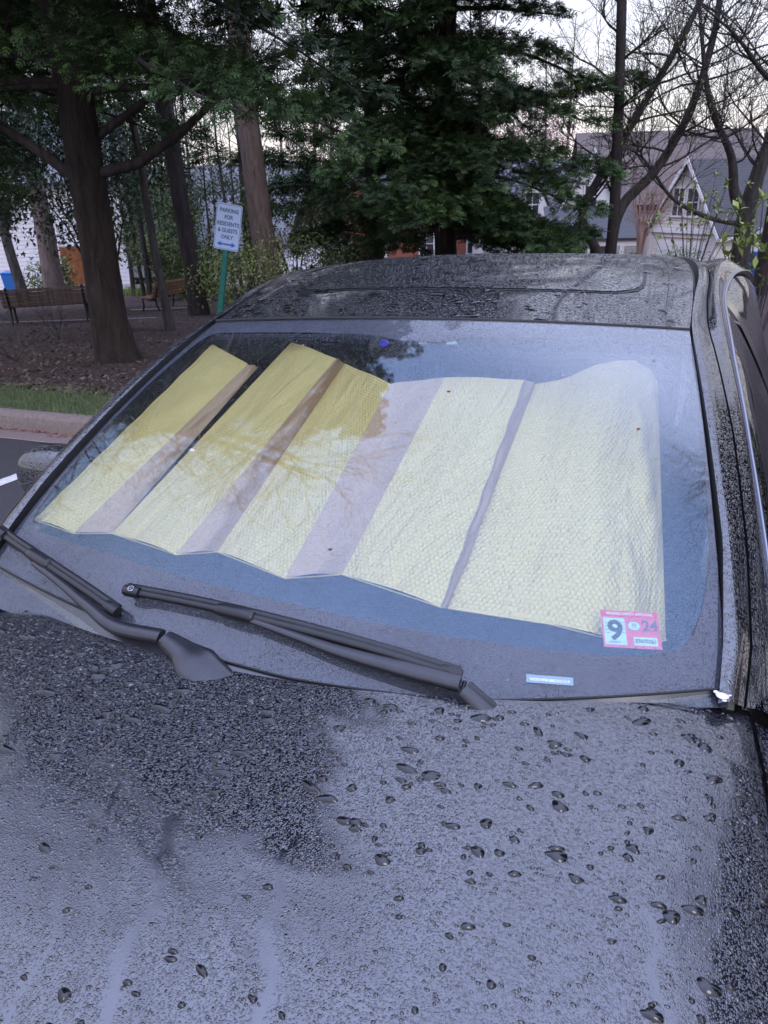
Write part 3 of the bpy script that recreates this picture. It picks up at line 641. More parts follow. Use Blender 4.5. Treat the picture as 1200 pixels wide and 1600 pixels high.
# ------------------------------------------------------------------ houses
SID = simple('cream_siding', (.66, .60, .57), .7, nscale=3, var=.06); SIDW = simple('white_siding', (.74, .72, .75), .7, nscale=3, var=.06)
TRIM = simple('white_trim', (.70, .68, .69), .6)
def roofm(name, c):
    a = Mat(name, c, .9); br = a.n('ShaderNodeTexBrick'); br.inputs['Scale'].default_value = 1; br.inputs['Brick Width'].default_value = .45; br.inputs['Row Height'].default_value = .16
    br.inputs['Color1'].default_value = (*[k*.9 for k in c], 1); br.inputs['Color2'].default_value = (*[k*1.1 for k in c], 1); br.inputs['Mortar'].default_value = (*[k*.72 for k in c], 1); br.inputs['Mortar Size'].default_value = .02
    a.l(a.coord('UV'), br.inputs['Vector']); a.color(br.outputs['Color']); return a.m
ROOF_G = roofm('dark_grey_shingles', (.085, .085, .095)); ROOF_B = roofm('brown_shingles', (.155, .125, .12)); ROOF_P = roofm('pale_grey_shingles', (.20, .20, .23))
BRICKR = simple('red_brick', (.28, .10, .07), .9, nscale=6); DOORM = simple('dark_door', (.03, .03, .035), .4); WARM = simple('rusty_orange_timber', (.20, .07, .025), .8, nscale=3, var=.5)
STONE = simple('foundation_stone', (.22, .19, .18), .9, nscale=8, var=.4)
def uvq(o):  # planar uv in metres on each face
    me = o.data; uv = me.uv_layers.new(name='uv')
    for p in me.polygons:
        n_ = p.normal; t = Vector((-n_.y, n_.x, 0)); t = t.normalized() if t.length > 1e-4 else Vector((1, 0, 0)); b_ = n_.cross(t)
        for li in p.loop_indices:
            c_ = me.vertices[me.loops[li].vertex_index].co; uv.data[li].uv = (c_.dot(t), c_.dot(b_))
def slab(name, quad, th, mat_, parent):
    q = np.array(quad, float); n_ = np.cross(q[1]-q[0], q[3]-q[0]); n_ /= np.linalg.norm(n_)
    if n_[2] < 0: n_ = -n_
    v = np.vstack([q+n_*th, q]); b = MB(); b.add(v, [[0, 1, 2, 3], [7, 6, 5, 4], [0, 4, 5, 1], [1, 5, 6, 2], [2, 6, 7, 3], [3, 7, 4, 0]])
    o = b.build(name, mat_, parent); uvq(o); return o
def boards(b, x0, x1, y, z0, z1, axis='x', step=.17, gable=None, m=0):
    """lapped boards on a wall in the xz plane (y const) or yz plane (x const)"""
    z = z0
    while z < z1-.01:
        zt = min(z+step, z1); a0, a1 = x0, x1
        if gable:
            zc_ = min(max((zt+z)/2, gable[0]), gable[1]); k_ = (zc_-gable[0])/(gable[1]-gable[0]); mid = (x0+x1)/2; a0 = x0+(mid-x0)*k_; a1 = x1+(mid-x1)*k_
        if a1-a0 > .05:
            if axis == 'x': v = [[a0, y-.030, z], [a1, y-.030, z], [a1, y-.005, zt], [a0, y-.005, zt], [a0, y+.02, z], [a1, y+.02, z], [a1, y+.02, zt], [a0, y+.02, zt]]
            else: v = [[y+.030, a0, z], [y+.030, a1, z], [y+.005, a1, zt], [y+.005, a0, zt], [y-.02, a0, z], [y-.02, a1, z], [y-.02, a1, zt], [y-.02, a0, zt]]
            b.add(v, [[0, 1, 2, 3], [4, 7, 6, 5], [0, 4, 5, 1], [1, 5, 6, 2], [2, 6, 7, 3], [3, 7, 4, 0]], m)
        z += step
def window(parent, c, w_, h_, axis='x', mull=(2, 2)):
    """frame ring, pane and glazing bars; axis 'x' faces -y"""
    def bx(b, dx, dz, sx, sz, dy, sy):
        if axis == 'x': b.box((c[0]+dx, c[1]+dy, c[2]+dz), (sx, sy, sz))
        else: b.box((c[0]-dy, c[1]+dx, c[2]+dz), (sy, sx, sz))
    f = MB()
    for dx in (-1, 1): bx(f, dx*(w_/2+.04), 0, .09, h_+.2, -.05, .09)
    bx(f, 0, h_/2+.05, w_+.26, .1, -.055, .1); bx(f, 0, -h_/2-.05, w_+.26, .09, -.06, .12)
    for i in range(1, mull[0]): bx(f, -w_/2+w_*i/mull[0], 0, .05, h_, -.045, .04)
    for i in range(1, mull[1]): bx(f, 0, -h_/2+h_*i/mull[1], w_, .045, -.046, .038)
    o = f.build('window', TRIM, parent); p_ = MB(); bx(p_, 0, 0, w_, h_, -.032, .02); p_.build('pane', HOUSEGLASS, o); return o
def house_root(name, label, u, d_, rz, z=None):
    p = at(u, d_); return thing(name, label, 'house', (p[0], p[1], float(gz(*p)) if z is None else z), _y+rz)
# right-hand house: main block behind, gabled garage wing turned to the left, porch beside it
H1 = house_root('suburban_house', 'beige sided house with steep brown main roof, grey gabled garage wing and porch', .373, 45, R(-6), z=-5.3)
def hb(name, mat_, fn, parent=H1, kind=None):
    b = MB(); fn(b); o = b.build(name, mat_, parent)
    if kind: o['kind'] = kind
    return o
gx0, gx1, EV, AP = -1.9, 1.9, 3.85, 7.15; mid = 0.
wing = []
def f(b):
    boards(b, gx0, gx1, 0, EV-.2, AP-.15, 'x', gable=(EV, AP-.05)); boards(b, gx0, gx0+.45, 0, .3, EV-.2); boards(b, gx1-.45, gx1, 0, .3, EV-.2); boards(b, gx0+.45, gx1-.45, 0, 3.3, EV-.2)
    boards(b, 0, 9.5, gx1, .3, EV, 'y')
wing.append(hb('siding', SID, f, kind='stuff'))
wing.append(hb('wall', SID, lambda b: (b.box((0, 4.8, EV/2), (gx1-gx0-.1, 9.5, EV)), b.prism([(gx0+.1, .03, EV), (gx1-.1, .03, EV), (0, .03, AP-.1)], (0, 9.3, 0)))))
wing.append(slab('roof', [(gx1+.35, -.35, EV-.55), (gx1+.35, 9.8, EV-.55), (0, 9.8, AP), (0, -.35, AP)], .12, ROOF_G, H1))
wing.append(slab('roof', [(gx0-.35, 9.8, EV-.55), (gx0-.35, -.35, EV-.55), (0, -.35, AP), (0, 9.8, AP)], .12, ROOF_G, H1))
def f(b):
    for sx, xe in ((1, gx1+.38), (-1, gx0-.38)):
        b.prism(np.array([(xe, -.42, EV-.70), (xe, -.42, EV-.44), (0, -.42, AP+.18), (0, -.42, AP-.12)]), (0, .10, 0))
    b.box((0, -.06, EV-.22), (gx1-gx0+.2, .14, .2)); b.box((gx1+.03, -.03, 1.8), (.18, .14, 3.5)); b.box((gx0-.03, -.03, 1.8), (.18, .14, 3.5)); b.box((gx1+.40, 4.6, EV-.56), (.12, 10, .14))
wing.append(hb('trim', TRIM, f))
wing.append(window(H1, (-.42, -.0, 5.1), .62, 1.35)); wing.append(window(H1, (.42, -.0, 5.1), .62, 1.35))
for i in range(5): wing.append(hb('garage_panel', TRIM, lambda b: b.box((0, -.0, .55+i*.56), (gx1-gx0-.95, .08, .54))))
_wm = Matrix.Translation((-.15, 0, 0))@Matrix.Rotation(R(-44), 4, 'Z')
for o in wing: o.matrix_local = _wm
mx0, mx1, RD = -4.3, 6.5, 8.9
hb('wall', SID, lambda b: (b.box(((mx0+mx1)/2, 11.5, 2.6), (mx1-mx0, 7, 5.0)), b.box((6.0, 7.4, 2.0), (5.5, 4.0, 4.2))))
hb('siding', SID, lambda b: (boards(b, mx0, mx1, 7.98, .3, 5.0), boards(b, 3.2, 8.7, 5.38, .3, 4.0)), kind='stuff')
slab('roof', [(mx0-.4, 7.3, 4.6), (mx1+.4, 7.3, 4.6), (mx1+.4, 12.0, RD), (mx0-.4, 12.0, RD)], .14, ROOF_B, H1)
slab('roof', [(mx1+.4, 16.7, 4.6), (mx0-.4, 16.7, 4.6), (mx0-.4, 12.0, RD), (mx1+.4, 12.0, RD)], .14, ROOF_B, H1)
slab('wing_roof', [(3.0, 5.0, 3.9), (9.0, 5.0, 3.9), (9.0, 8.6, 5.8), (3.0, 8.6, 5.8)], .12, ROOF_P, H1)
lg0, lg1 = -6.3, -2.6; lm = (lg0+lg1)/2
hb('wall', SIDW, lambda b: (b.prism([(lg0+.2, 5.2, 4.4), (lg1-.2, 5.2, 4.4), (lm, 5.2, 7.6)], (0, 6, 0)), b.box((lm, 8, 2.2), (lg1-lg0-.3, 5.5, 4.4))))
hb('siding', SIDW, lambda b: (boards(b, lg0+.15, lg1-.15, 5.19, 4.4, 7.6, gable=(4.4, 7.6)), boards(b, lg0+.15, lg1-.15, 5.24, .2, 4.4)), kind='stuff')
slab('roof', [(lg1+.3, 4.8, 4.0), (lg1+.3, 11.2, 4.0), (lm, 11.2, 7.85), (lm, 4.8, 7.85)], .12, ROOF_B, H1)
slab('roof', [(lg0-.3, 11.2, 4.0), (lg0-.3, 4.8, 4.0), (lm, 4.8, 7.85), (lm, 11.2, 7.85)], .12, ROOF_B, H1)
hb('trim', TRIM, lambda b: [b.prism(np.array([(xe, 4.74, 3.85), (xe, 4.74, 4.08), (lm, 4.74, 8.0), (lm, 4.74, 7.72)]), (0, .08, 0)) for xe in (lg0-.33, lg1+.33)])
window(H1, (lm, 5.16, 5.3), .7, 1.2); window(H1, (-1.8, 7.94, 4.1), .8, 1.0); window(H1, (5.0, 5.34, 2.6), .9, 1.4); window(H1, (7.2, 5.34, 2.6), .9, 1.4)
slab('porch_roof', [(-7.2, .9, 3.15), (-1.9, .9, 3.15), (-1.9, 5.2, 4.7), (-7.2, 5.2, 4.7)], .12, ROOF_G, H1)
hb('porch_beam', TRIM, lambda b: (b.box((-4.55, 1.15, 2.98), (5.2, .22, .3))))
for x in (-7.0, -5.0, -3.1): hb('porch_column', TRIM, lambda b: b.box((x, 1.15, 1.5), (.26, .26, 2.8)))
hb('front_door', DOORM, lambda b: (b.box((-4.1, 5.0, 1.5), (1.0, .16, 2.2))))
window(H1, (-5.9, 5.1, 1.7), .9, 1.4)
hb('porch_floor', STONE, lambda b: b.box((-4.55, 3.0, .1), (5.4, 4.2, .5)))
# second house further left
H2 = house_root('suburban_house', 'white gabled house with grey roof and garage left of the crooked tree', .225, 52, R(6), z=-4.3)
hb('wall', SIDW, lambda b: (b.box((0, 4, 1.4), (8.0, 8, 2.9)), b.prism([(-3.6, .02, 2.8), (-.6, .02, 2.8), (-2.1, .02, 5.7)], (0, 5, 0))), H2)
hb('siding', SIDW, lambda b: (boards(b, -4, 4, 0, .2, 2.8), boards(b, -3.6, -.6, 0.0, 2.8, 5.6, gable=(2.8, 5.7))), H2, kind='stuff')
slab('roof', [(-4.4, -.4, 2.75), (4.4, -.4, 2.75), (4.4, 4, 6.3), (-4.4, 4, 6.3)], .12, ROOF_P, H2); slab('roof', [(4.4, 8.4, 2.75), (-4.4, 8.4, 2.75), (-4.4, 4, 6.3), (4.4, 4, 6.3)], .12, ROOF_P, H2)
slab('dormer_roof', [(-.3, -.3, 2.5), (-.3, 4, 2.5), (-2.1, 4, 5.95), (-2.1, -.3, 5.95)], .1, ROOF_P, H2); slab('dormer_roof', [(-3.9, 4, 2.5), (-3.9, -.3, 2.5), (-2.1, -.3, 5.95), (-2.1, 4, 5.95)], .1, ROOF_P, H2)
window(H2, (-2.1, -.0, 3.9), .8, 1.3); window(H2, (2.4, -.0, 1.5), 1.1, 1.3)
hb('garage_door', TRIM, lambda b: [b.box((-1.4, -.03, .45+i*.5), (3.2, .08, .48)) for i in range(4)], H2)
# third, further off
H3 = house_root('suburban_house', 'far pale house with a wide grey roof behind the centre evergreen', .14, 66, R(14), z=-4.5)
hb('wall', SIDW, lambda b: b.box((0, 4, 1.3), (10, 8, 2.8)), H3)
slab('roof', [(-5.4, -.4, 2.6), (5.4, -.4, 2.6), (5.4, 4, 6.8), (-5.4, 4, 6.8)], .12, ROOF_P, H3); slab('roof', [(5.4, 8.4, 2.6), (-5.4, 8.4, 2.6), (-5.4, 4, 6.8), (5.4, 4, 6.8)], .12, ROOF_P, H3)
window(H3, (-2.6, -.0, 1.5), .8, 1.4); window(H3, (2.2, -.0, 1.5), .8, 1.4); hb('chimney', BRICKR, lambda b: b.box((-1, 4.6, 6.9), (1.0, .8, 1.8)), H3)
# brick house seen through the centre evergreen
H5 = house_root('brick_house', 'red brick house glimpsed through the right side of the centre evergreen', .06, 60, R(4), z=-4.5)
hb('wall', BRICKR, lambda b: b.box((0, 4, 2.6), (11, 8, 5.4)), H5)
slab('roof', [(-5.9, -.4, 5.2), (5.9, -.4, 5.2), (5.9, 4, 8.2), (-5.9, 4, 8.2)], .12, ROOF_G, H5); slab('roof', [(5.9, 8.4, 5.2), (-5.9, 8.4, 5.2), (-5.9, 4, 8.2), (5.9, 4, 8.2)], .12, ROOF_G, H5)
for wx in (-3.5, 0, 3.5): window(H5, (wx, -.0, 3.9), 1.0, 1.5); window(H5, (wx, -.0, 1.3), 1.0, 1.5)
# house behind the pine, big grey roof
H4 = house_root('suburban_house', 'pale house with a large lavender grey roof behind the parking sign', -.235, 47, R(-22), z=-5.4)
hb('wall', SIDW, lambda b: b.box((0, 4.5, 1.4), (12, 9, 3.0)), H4); hb('siding', SIDW, lambda b: boards(b, -6, 6, 0, .1, 2.9, step=.2), H4, kind='stuff')
slab('roof', [(-6.4, -.5, 2.6), (6.4, -.5, 2.6), (6.4, 4.5, 7.6), (-6.4, 4.5, 7.6)], .12, ROOF_P, H4); slab('roof', [(6.4, 9.5, 2.6), (-6.4, 9.5, 2.6), (-6.4, 4.5, 7.6), (6.4, 4.5, 7.6)], .12, ROOF_P, H4)
window(H4, (3.8, -.0, 1.5), .9, 1.4); window(H4, (1.2, -.0, 1.5), .9, 1.4); window(H4, (-3, -.0, 1.5), .9, 1.4)
# white house at the far left with rusty timber opening
H6 = house_root('suburban_house', 'white sided house at the far left with a rusty orange garage opening', -.47, 42, R(14), z=-3.6)
hb('wall', SIDW, lambda b: b.box((0, 4, 2.6), (13.5, 8, 5.4)), H6); hb('siding', SIDW, lambda b: (boards(b, -6.75, 3.2, -.01, .1, 5.2, step=.2), boards(b, 3.2, 5.1, -.01, 2.15, 5.2, step=.2), boards(b, 5.1, 6.75, -.01, .1, 5.2, step=.2)), H6, kind='stuff')
slab('roof', [(-7.2, -.5, 5.1), (7.2, -.5, 5.1), (7.2, 4, 8.6), (-7.2, 4, 8.6)], .12, ROOF_P, H6); slab('roof', [(7.2, 8.5, 5.1), (-7.2, 8.5, 5.1), (-7.2, 4, 8.6), (7.2, 4, 8.6)], .12, ROOF_P, H6)
hb('garage_opening', WARM, lambda b: (b.box((4.15, -.04, 1.15), (1.5, .1, 1.9)), ), H6); window(H6, (-3, -.02, 3.9), .9, 1.3); window(H6, (1, -.02, 3.9), .9, 1.3); window(H6, (-1, -.02, 1.4), .9, 1.3)

# ------------------------------------------------------------------ street furniture
WOOD = bark('weathered_bench_wood', (.09, .06, .05), (.23, .165, .135), 14, .004); WOODO = bark('orange_bench_wood', (.20, .11, .07), (.34, .20, .13), 12, .003); IRON = simple('dark_iron', (.02, .02, .022), .5)
def bench(label, loc, rz, wood, wd=1.55):
    T = thing('park_bench', label, 'bench', loc, rz)
    # local: +y is the way the seat faces, backrest at -y leaning back
    for i in range(5):
        z = .46+.083*i; y = -.21-.03*i-.012; b = MB(); b.box((0, 0, 0), (wd, .035, .070)); o = b.build('back_slat', wood, T, loc=(0, y, z)); o.rotation_euler = (R(-16), 0, 0); bevel(o, .006)
    for i in range(4):
        b = MB(); b.box((0, 0, 0), (wd, .095, .035)); bevel(b.build('seat_slat', wood, T, loc=(0, -.13+.11*i, .42)), .006)
    for sx in (-.5, .5):
        b = MB(); x = sx*(wd-.3)
        b.tube([(x, -.36, .86), (x, -.26, .5), (x, -.20, .38), (x, -.24, .2), (x, -.34, 0)], .028, 6); b.tube([(x, -.2, .385), (x, .26, .385), (x, .24, .2), (x, .30, 0)], .026, 6)
        b.build('leg_frame', IRON, T, True)
    return T
def gnd(u, v, off=0):
    """terrain spot for a slope pair measured once from the picture"""
    d = _fw+_rt*((u-600)/FPX)-_up*((v-800)/FPX); t = 1.0
    while t < 200:
        P = CAMPOS+d*t
        if P[2] < float(gh(P[0], P[1])): return P
        t += .02
    return P
bench('slatted wooden bench seen from behind at the left of the mulch bed', (-12.15, 14.35, float(gz(-12.15, 14.35))), _y+R(14), WOOD, 1.9)
bench('orange brown bench seen end on behind the pine trunk', (-11.75, 18.6, float(gz(-11.75, 18.6))), _y+R(62), WOODO, 1.5)
# text as mesh
def text_mesh(name, s_, size, mat_, parent, M4, ext=.001, bold=0, spacing=1.0, align='CENTER'):
    cu = bpy.data.curves.new(name, 'FONT'); cu.body = s_; cu.size = size; cu.align_x = align; cu.align_y = 'CENTER'; cu.extrude = ext; cu.offset = bold; cu.space_character = spacing; cu.resolution_u = 3
    to = bpy.data.objects.new('tmp', cu); COL.objects.link(to); dg = bpy.context.evaluated_depsgraph_get(); me = bpy.data.meshes.new_from_object(to.evaluated_get(dg)); bpy.data.objects.remove(to)
    me.materials.clear(); me.materials.append(mat_); o = link(name, me, parent); o.matrix_local = M4; return o
SIGNW = simple('white_sign_face', (.44, .54, .80), .45); SIGNB = simple('dark_blue_print', (.035, .075, .16), .5); SIGNBL = simple('bright_blue_print', (.03, .17, .50), .5); GREENP = simple('green_painted_post', (.012, .13, .105), .45, nscale=20)
ALU = simple('zinc_bolt', (.4, .4, .42), .4, 1)
_sc = CAMPOS+(_fw+_rt*((356-600)/FPX)-_up*((355-800)/FPX))*8.15
ST = thing('parking_sign', 'white and blue parking sign tilting right on a green post behind the kerb', 'sign', tuple(_sc))
ln = R(11.5)
mm = Matrix.Rotation(_y+R(3), 4, 'Z')@Matrix.Rotation(ln, 4, 'Y'); ST.matrix_world = Matrix.Translation(Vector(_sc))@mm
b = MB(); sw, sh_ = .262, .457
cx_ = []; rr_ = .02
for qx, qz, a0 in ((1, 1, 0), (-1, 1, 90), (-1, -1, 180), (1, -1, 270)):
    for k_ in range(4):
        t = R(a0+k_*30); cx_.append((qx*(sw/2-rr_)+rr_*math.cos(t), 0, qz*(sh_/2-rr_)+rr_*math.sin(t)))
b.prism(cx_, (0, .003, 0)); b.build('sign_plate', SIGNW, ST)
b = MB(); o_ = np.array(cx_)*np.array([.95, 1, .965]); i_ = np.array(cx_)*np.array([.925, 1, .948]); o_[:, 1] = i_[:, 1] = -.0008; n_ = len(o_); j = np.arange(n_)
b.add(np.vstack([o_, i_]), np.stack([j, (j+1) % n_, (j+1) % n_+n_, j+n_], -1)); b.build('sign_border', SIGNB, ST)
for i, s_ in enumerate(('PARKING', 'FOR', 'RESIDENTS', '& GUESTS', 'ONLY')):
    text_mesh('sign_lettering', s_, .0535, SIGNB, ST, Matrix.Translation((0, -.001, .160-i*.0655))@Matrix.Rotation(R(90), 4, 'X')@Matrix.Scale(.86, 4, (1, 0, 0)), .0004, .0013)
b = MB(); y_ = -.0012; az_ = -.172
b.add([(-.06, y_, az_-.009), (.06, y_, az_-.009), (.06, y_, az_+.009), (-.06, y_, az_+.009)], [[0, 1, 2, 3]])
for sg in (-1, 1): b.add([(sg*.055, y_, az_-.026), (sg*.098, y_, az_), (sg*.055, y_, az_+.026)], [[0, 1, 2]])
b.build('sign_arrow', SIGNBL, ST)
for z_ in (.205, -.215): 
    b = MB(); b.tube([(0, -.006, z_), (0, .03, z_)], .006, 8); b.build('bolt', ALU, ST, True)
b = MB()
for (x0, x1, y0, y1) in ((-.022, .022, .004, .008), (-.022, -.018, .008, .034), (.018, .022, .008, .034), (-.034, -.022, .030, .034), (.022, .034, .030, .034)):
    b.box(((x0+x1)/2, (y0+y1)/2, -.80), (x1-x0, y1-y0, 2.04))
b.build('post', GREENP, ST)

# far vehicles
def far_car(name, label, loc, rz, col, prof, wd, length, cat='car'):
    T = thing(name, label, cat, loc, rz); PT = simple(name+'_paint', col, .35, ior=1.6); P = np.array(prof)  # side profile (x along, z)
    b = MB(); n_ = len(P); ys = [-wd/2, -wd/2+.06, wd/2-.06, wd/2]; ins = [.93, 1, 1, .93]
    rows = []
    for y, s_ in zip(ys, ins): c_ = P.mean(0); rows.append([[x, y, c_[1]+(z-c_[1])*s_] for x, z in np.vstack([P, P[:1]])])
    b.grid(rows); j = np.arange(n_)
    for rw in (rows[0], rows[-1]): g = np.array(rw[:-1]); b.add(np.vstack([g, g.mean(0)[None]]), np.stack([j, (j+1) % n_, np.full(n_, n_)], -1))
    b.build('body', PT, T)
    L = length/2
    for x in (-L*.62, L*.60):
        for sy in (-1, 1):
            wb = MB(); wb.tube([(x, sy*(wd/2-.22), .34), (x, sy*(wd/2+.005), .34)], .34, 20); w_ = wb.build('wheel', RUBBER, T, True)
            rb = MB(); rb.tube([(x, sy*(wd/2-.02), .34), (x, sy*(wd/2+.02), .34)], .21, 12); rb.build('rim', ALU, w_)
    z0, z1 = prof[-1][0], 0
    wz = max(P[:, 1]); zb = .95
    for sy in (-1, 1):
        for x0, x1 in ((-L*.60, -L*.17), (-L*.12, L*.22)):
            g = MB(); g.prism([(x0+.12, sy*(wd/2-.005), zb+.08), (x1, sy*(wd/2-.005), zb+.08), (x1-.04, sy*(wd/2-.005), wz-.14), (x0+.28, sy*(wd/2-.005), wz-.14)], (0, sy*.012, 0)); g.build('side_window', HOUSEGLASS, T)
    g = MB(); g.box((L*.96, 0, .68), (.08, wd*.7, .14)); g.build('headlamps', ALU, T)
    g = MB(); g.box((-L*.965, 0, .8), (.08, wd*.84, .16)); g.build('tail_lamps', BRICKR, T)
    return T
SUVP = [(-2.35, .35), (-2.38, .8), (-2.3, 1.1), (-2.1, 1.68), (-1.6, 1.76), (.1, 1.74), (.95, 1.12), (2.1, 1.0), (2.36, .8), (2.38, .4)]
SEDP = [(-2.3, .35), (-2.33, .75), (-2.25, 1.0), (-1.65, 1.05), (-1.0, 1.42), (.2, 1.44), (1.05, 1.0), (2.1, .88), (2.3, .7), (2.32, .35)]
p_ = (-25.0, 38.3); far_car('silver_car', 'silver grey sport utility vehicle parked on the drive left of the pine', (p_[0], p_[1], float(gz(*p_))), _y+R(188), (.30, .29, .30), SUVP, 1.85, 4.7)
p_ = at(.505, 36); far_car('white_car', 'white car at the right edge beyond the blue one', (p_[0], p_[1], float(gz(*p_))+.9), _y+R(80), (.70, .72, .78), SUVP, 1.85, 4.6)
p_ = at(.492, 30); far_car('blue_car', 'bright blue car just showing at the right edge above the roof rail', (p_[0], p_[1], float(gz(*p_))-.3), _y+R(86), (.02, .12, .38), SEDP, 1.8, 4.5)
# recycling bin
BLUE = simple('blue_plastic', (.03, .16, .50), .5); p_ = (-26.9, 30.2)
T = thing('recycling_bin', 'blue recycling bin standing left of the bench trees', 'bin', (p_[0], p_[1], float(gz(*p_))), _y)
b = MB(); b.add([(-.26, -.28, .05), (.26, -.28, .05), (.26, .28, .05), (-.26, .28, .05), (-.33, -.36, .95), (.33, -.36, .95), (.33, .36, .95), (-.33, .36, .95)], [[0, 3, 2, 1], [4, 5, 6, 7], [0, 1, 5, 4], [1, 2, 6, 5], [2, 3, 7, 6], [3, 0, 4, 7]]); bevel(b.build('bin_body', BLUE, T), .03)
b = MB(); b.box((0, 0, 1.0), (.70, .78, .09)); bevel(b.build('lid', BLUE, T), .03)
for sx in (-1, 1): b = MB(); b.tube([(sx*.27, .3, .12), (sx*.31, .3, .12)], .12, 14); b.build('wheel', RUBBER, T, True)
# garden flags
def flag(label, base, cols, seed, w_=.8, h_=.55, ph=1.5):
    T = thing('garden_flag', label, 'flag', (*base, float(gz(*base))), _y); b = MB(); b.tube([(0, 0, 0), (0, 0, ph+h_)], .02, 6); b.build('pole', ALU, T)
    for i in range(6):
        xs = np.linspace(0, w_, 9); rows = [[(x, .10*math.sin(x*7+1)*x, ph+h_*(i+k_)/6-.25*x) for x in xs] for k_ in (0, 1)]
        b = MB(); b.grid(rows); o = b.build('stripe', cols[i % 2], T, True)
        if i: o.data.materials[0] = cols[i % 2]
REDF = simple('faded_red_cloth', (.55, .16, .20), .8); WHF = simple('white_cloth', (.65, .6, .62), .8)
flag('faded red and white striped flag beyond the roof before the white garage', at(.222, 38), (REDF, WHF), 1, 1.1, .9, 1.1)
flag('red and white flag seen right of the reddish trunk', at(-.137, 37), (REDF, WHF), 2, .9, 1.1, 1.4)
#CARSECTION
# ------------------------------------------------------------------ the parked car
CAR = thing('parked_car', 'black wet sedan parked across the foreground, seen over its bonnet and windscreen', 'car', (0, 0, 0))
def Gb(s): s = np.asarray(s, float); return np.stack([np.where(s > 0, .67, .755)*s, -.13+.12*s*s, .97-.01*s*s], -1)
def Gt(s): s = np.asarray(s, float); return np.stack([.60*s+.015, .745+.115*s*s+.03*s, 1.395-.035*s*s], -1)
GN = np.array([0, -.45, .89])
def G(s, t, off=0.):
    s, t = np.broadcast_arrays(np.asarray(s, float), np.asarray(t, float)); tt = t[..., None]
    return Gb(s)*(1-tt)+Gt(s)*tt+GN*(.038*4*tt*(1-tt)+off)
RY = [0, .17, .36, .55, .75, 1.0]; RZ = [0, .030, .038, .030, .002, -.07]   # roof rise above the header along the roof
def RF(s, t, off=0.):   # roof: t 0 header .. 1 top of rear window (y 2.75)
    s, t = np.broadcast_arrays(np.asarray(s, float), np.asarray(t, float)); h = Gt(s)
    y = h[..., 1]*(1-t)+2.75*t; z = h[..., 2]+spl(RY, RZ, t.ravel()).reshape(t.shape)*1.0; x = (.60+.045*np.sin(math.pi*np.minimum(t*1.15, 1))-.05*t*t)*s+.015*(1-t)
    k = np.clip(np.abs(s)-1, 0, 1)
    e_ = np.clip((t-.04)/.36, 0, 1); z = z+.032*np.clip(s, 0, 1.2)**1.6*e_*e_*(3-2*e_)*(1-.6*np.clip((t-.5)*2, 0, 1))
    return np.stack([x, y, z+off-.10*k], -1)
def hyr(x): return -.155+.36*np.asarray(x, float)**2
def hz(x, y):
    x = np.asarray(x, float); y = np.asarray(y, float); d = np.maximum(-.12-y, 0)
    dome = .006*np.exp(-((np.abs(x)-.33)/.10)**2)*np.clip(d*3, 0, 1)
    return .992-.030*(x/.7)**2-.030*np.abs(x/.71)**9-.075*d-.105*d*d+dome
def hn(x, y):
    e_ = .004; dzx = (hz(x+e_, y)-hz(x-e_, y))/(2*e_); dzy = (hz(x, y+e_)-hz(x, y-e_))/(2*e_); n_ = np.stack([-dzx, -dzy, np.ones_like(dzx)], -1); return n_/np.linalg.norm(n_, axis=-1, keepdims=True)
# run-off streaks on the bonnet, as centre lines in metres
STREAKS = [([(-.035, -.43), (-.03, -.47), (-.01, -.52), (.0, -.60), (.01, -.70), (-.02, -.85)], .011), ([(.125, -.42), (.135, -.50), (.16, -.58), (.19, -.68), (.2, -.85)], .0095),
           ([(-.13, -.40), (-.14, -.5), (-.10, -.6), (-.08, -.75)], .005), ([(.55, -.40), (.565, -.5), (.60, -.62), (.62, -.8)], .006)]
def film(x, y):
    x = np.asarray(x, float); y = np.asarray(y, float); f_ = np.zeros_like(x)
    for pts, w_ in STREAKS:
        p = np.array(pts); t = np.linspace(0, 1, 60); P = spl(np.linspace(0, 1, len(p)), p, t)
        P[:, 0] += .006*np.sin(t*23+w_*900)
        dx = x[..., None]-P[:, 0]; dy = y[..., None]-P[:, 1]; d = np.sqrt(dx*dx+dy*dy).min(-1); d = d*(1+.35*np.sin(y*95+x*60)*np.sin(y*41-x*130)); f_ = np.maximum(f_, np.clip((w_*1.3-d)/(w_*.8), 0, 1)*.97)
    return f_
b = MB(); nx, ny = 210, 170
xs = np.linspace(-.705, .705, nx); v_ = np.linspace(0, 1, ny)
X = np.repeat(xs[:, None], ny, 1); Y = hyr(X)*(1-v_)+(-1.10)*v_; P = np.stack([X, Y, hz(X, Y)], -1)
b.grid(P); n0 = len(b.v[0])
lip = P[:, 0]+np.array([0, .004, -.004]); lip2 = lip+np.array([0, -.006, -.022]); b.grid(np.stack([P[:, 0], lip, lip2], 1)[:, ::-1])
for i_, sg in ((0, -1), (-1, 1)):
    e0 = P[i_]; e1 = e0+np.array([sg*.004, 0, -.004]); e2 = e0+np.array([sg*.0, 0, -.03]); b.grid(np.stack([e0, e1, e2], 0) if sg > 0 else np.stack([e2, e1, e0], 0))
hood = b.build('bonnet', PAINT_HOOD, CAR, True)
at_ = hood.data.attributes.new('film', 'FLOAT', 'POINT'); co = np.zeros(len(hood.data.vertices)*3); hood.data.vertices.foreach_get('co', co); co = co.reshape(-1, 3)
at_.data.foreach_set('value', film(co[:, 0], co[:, 1]).astype(np.float32))
a = Mat('water'); a.nt.nodes.remove(a.b)
rf = a.n('ShaderNodeBsdfRefraction'); rf.inputs['IOR'].default_value = 1.33; rf.inputs['Roughness'].default_value = 0.0
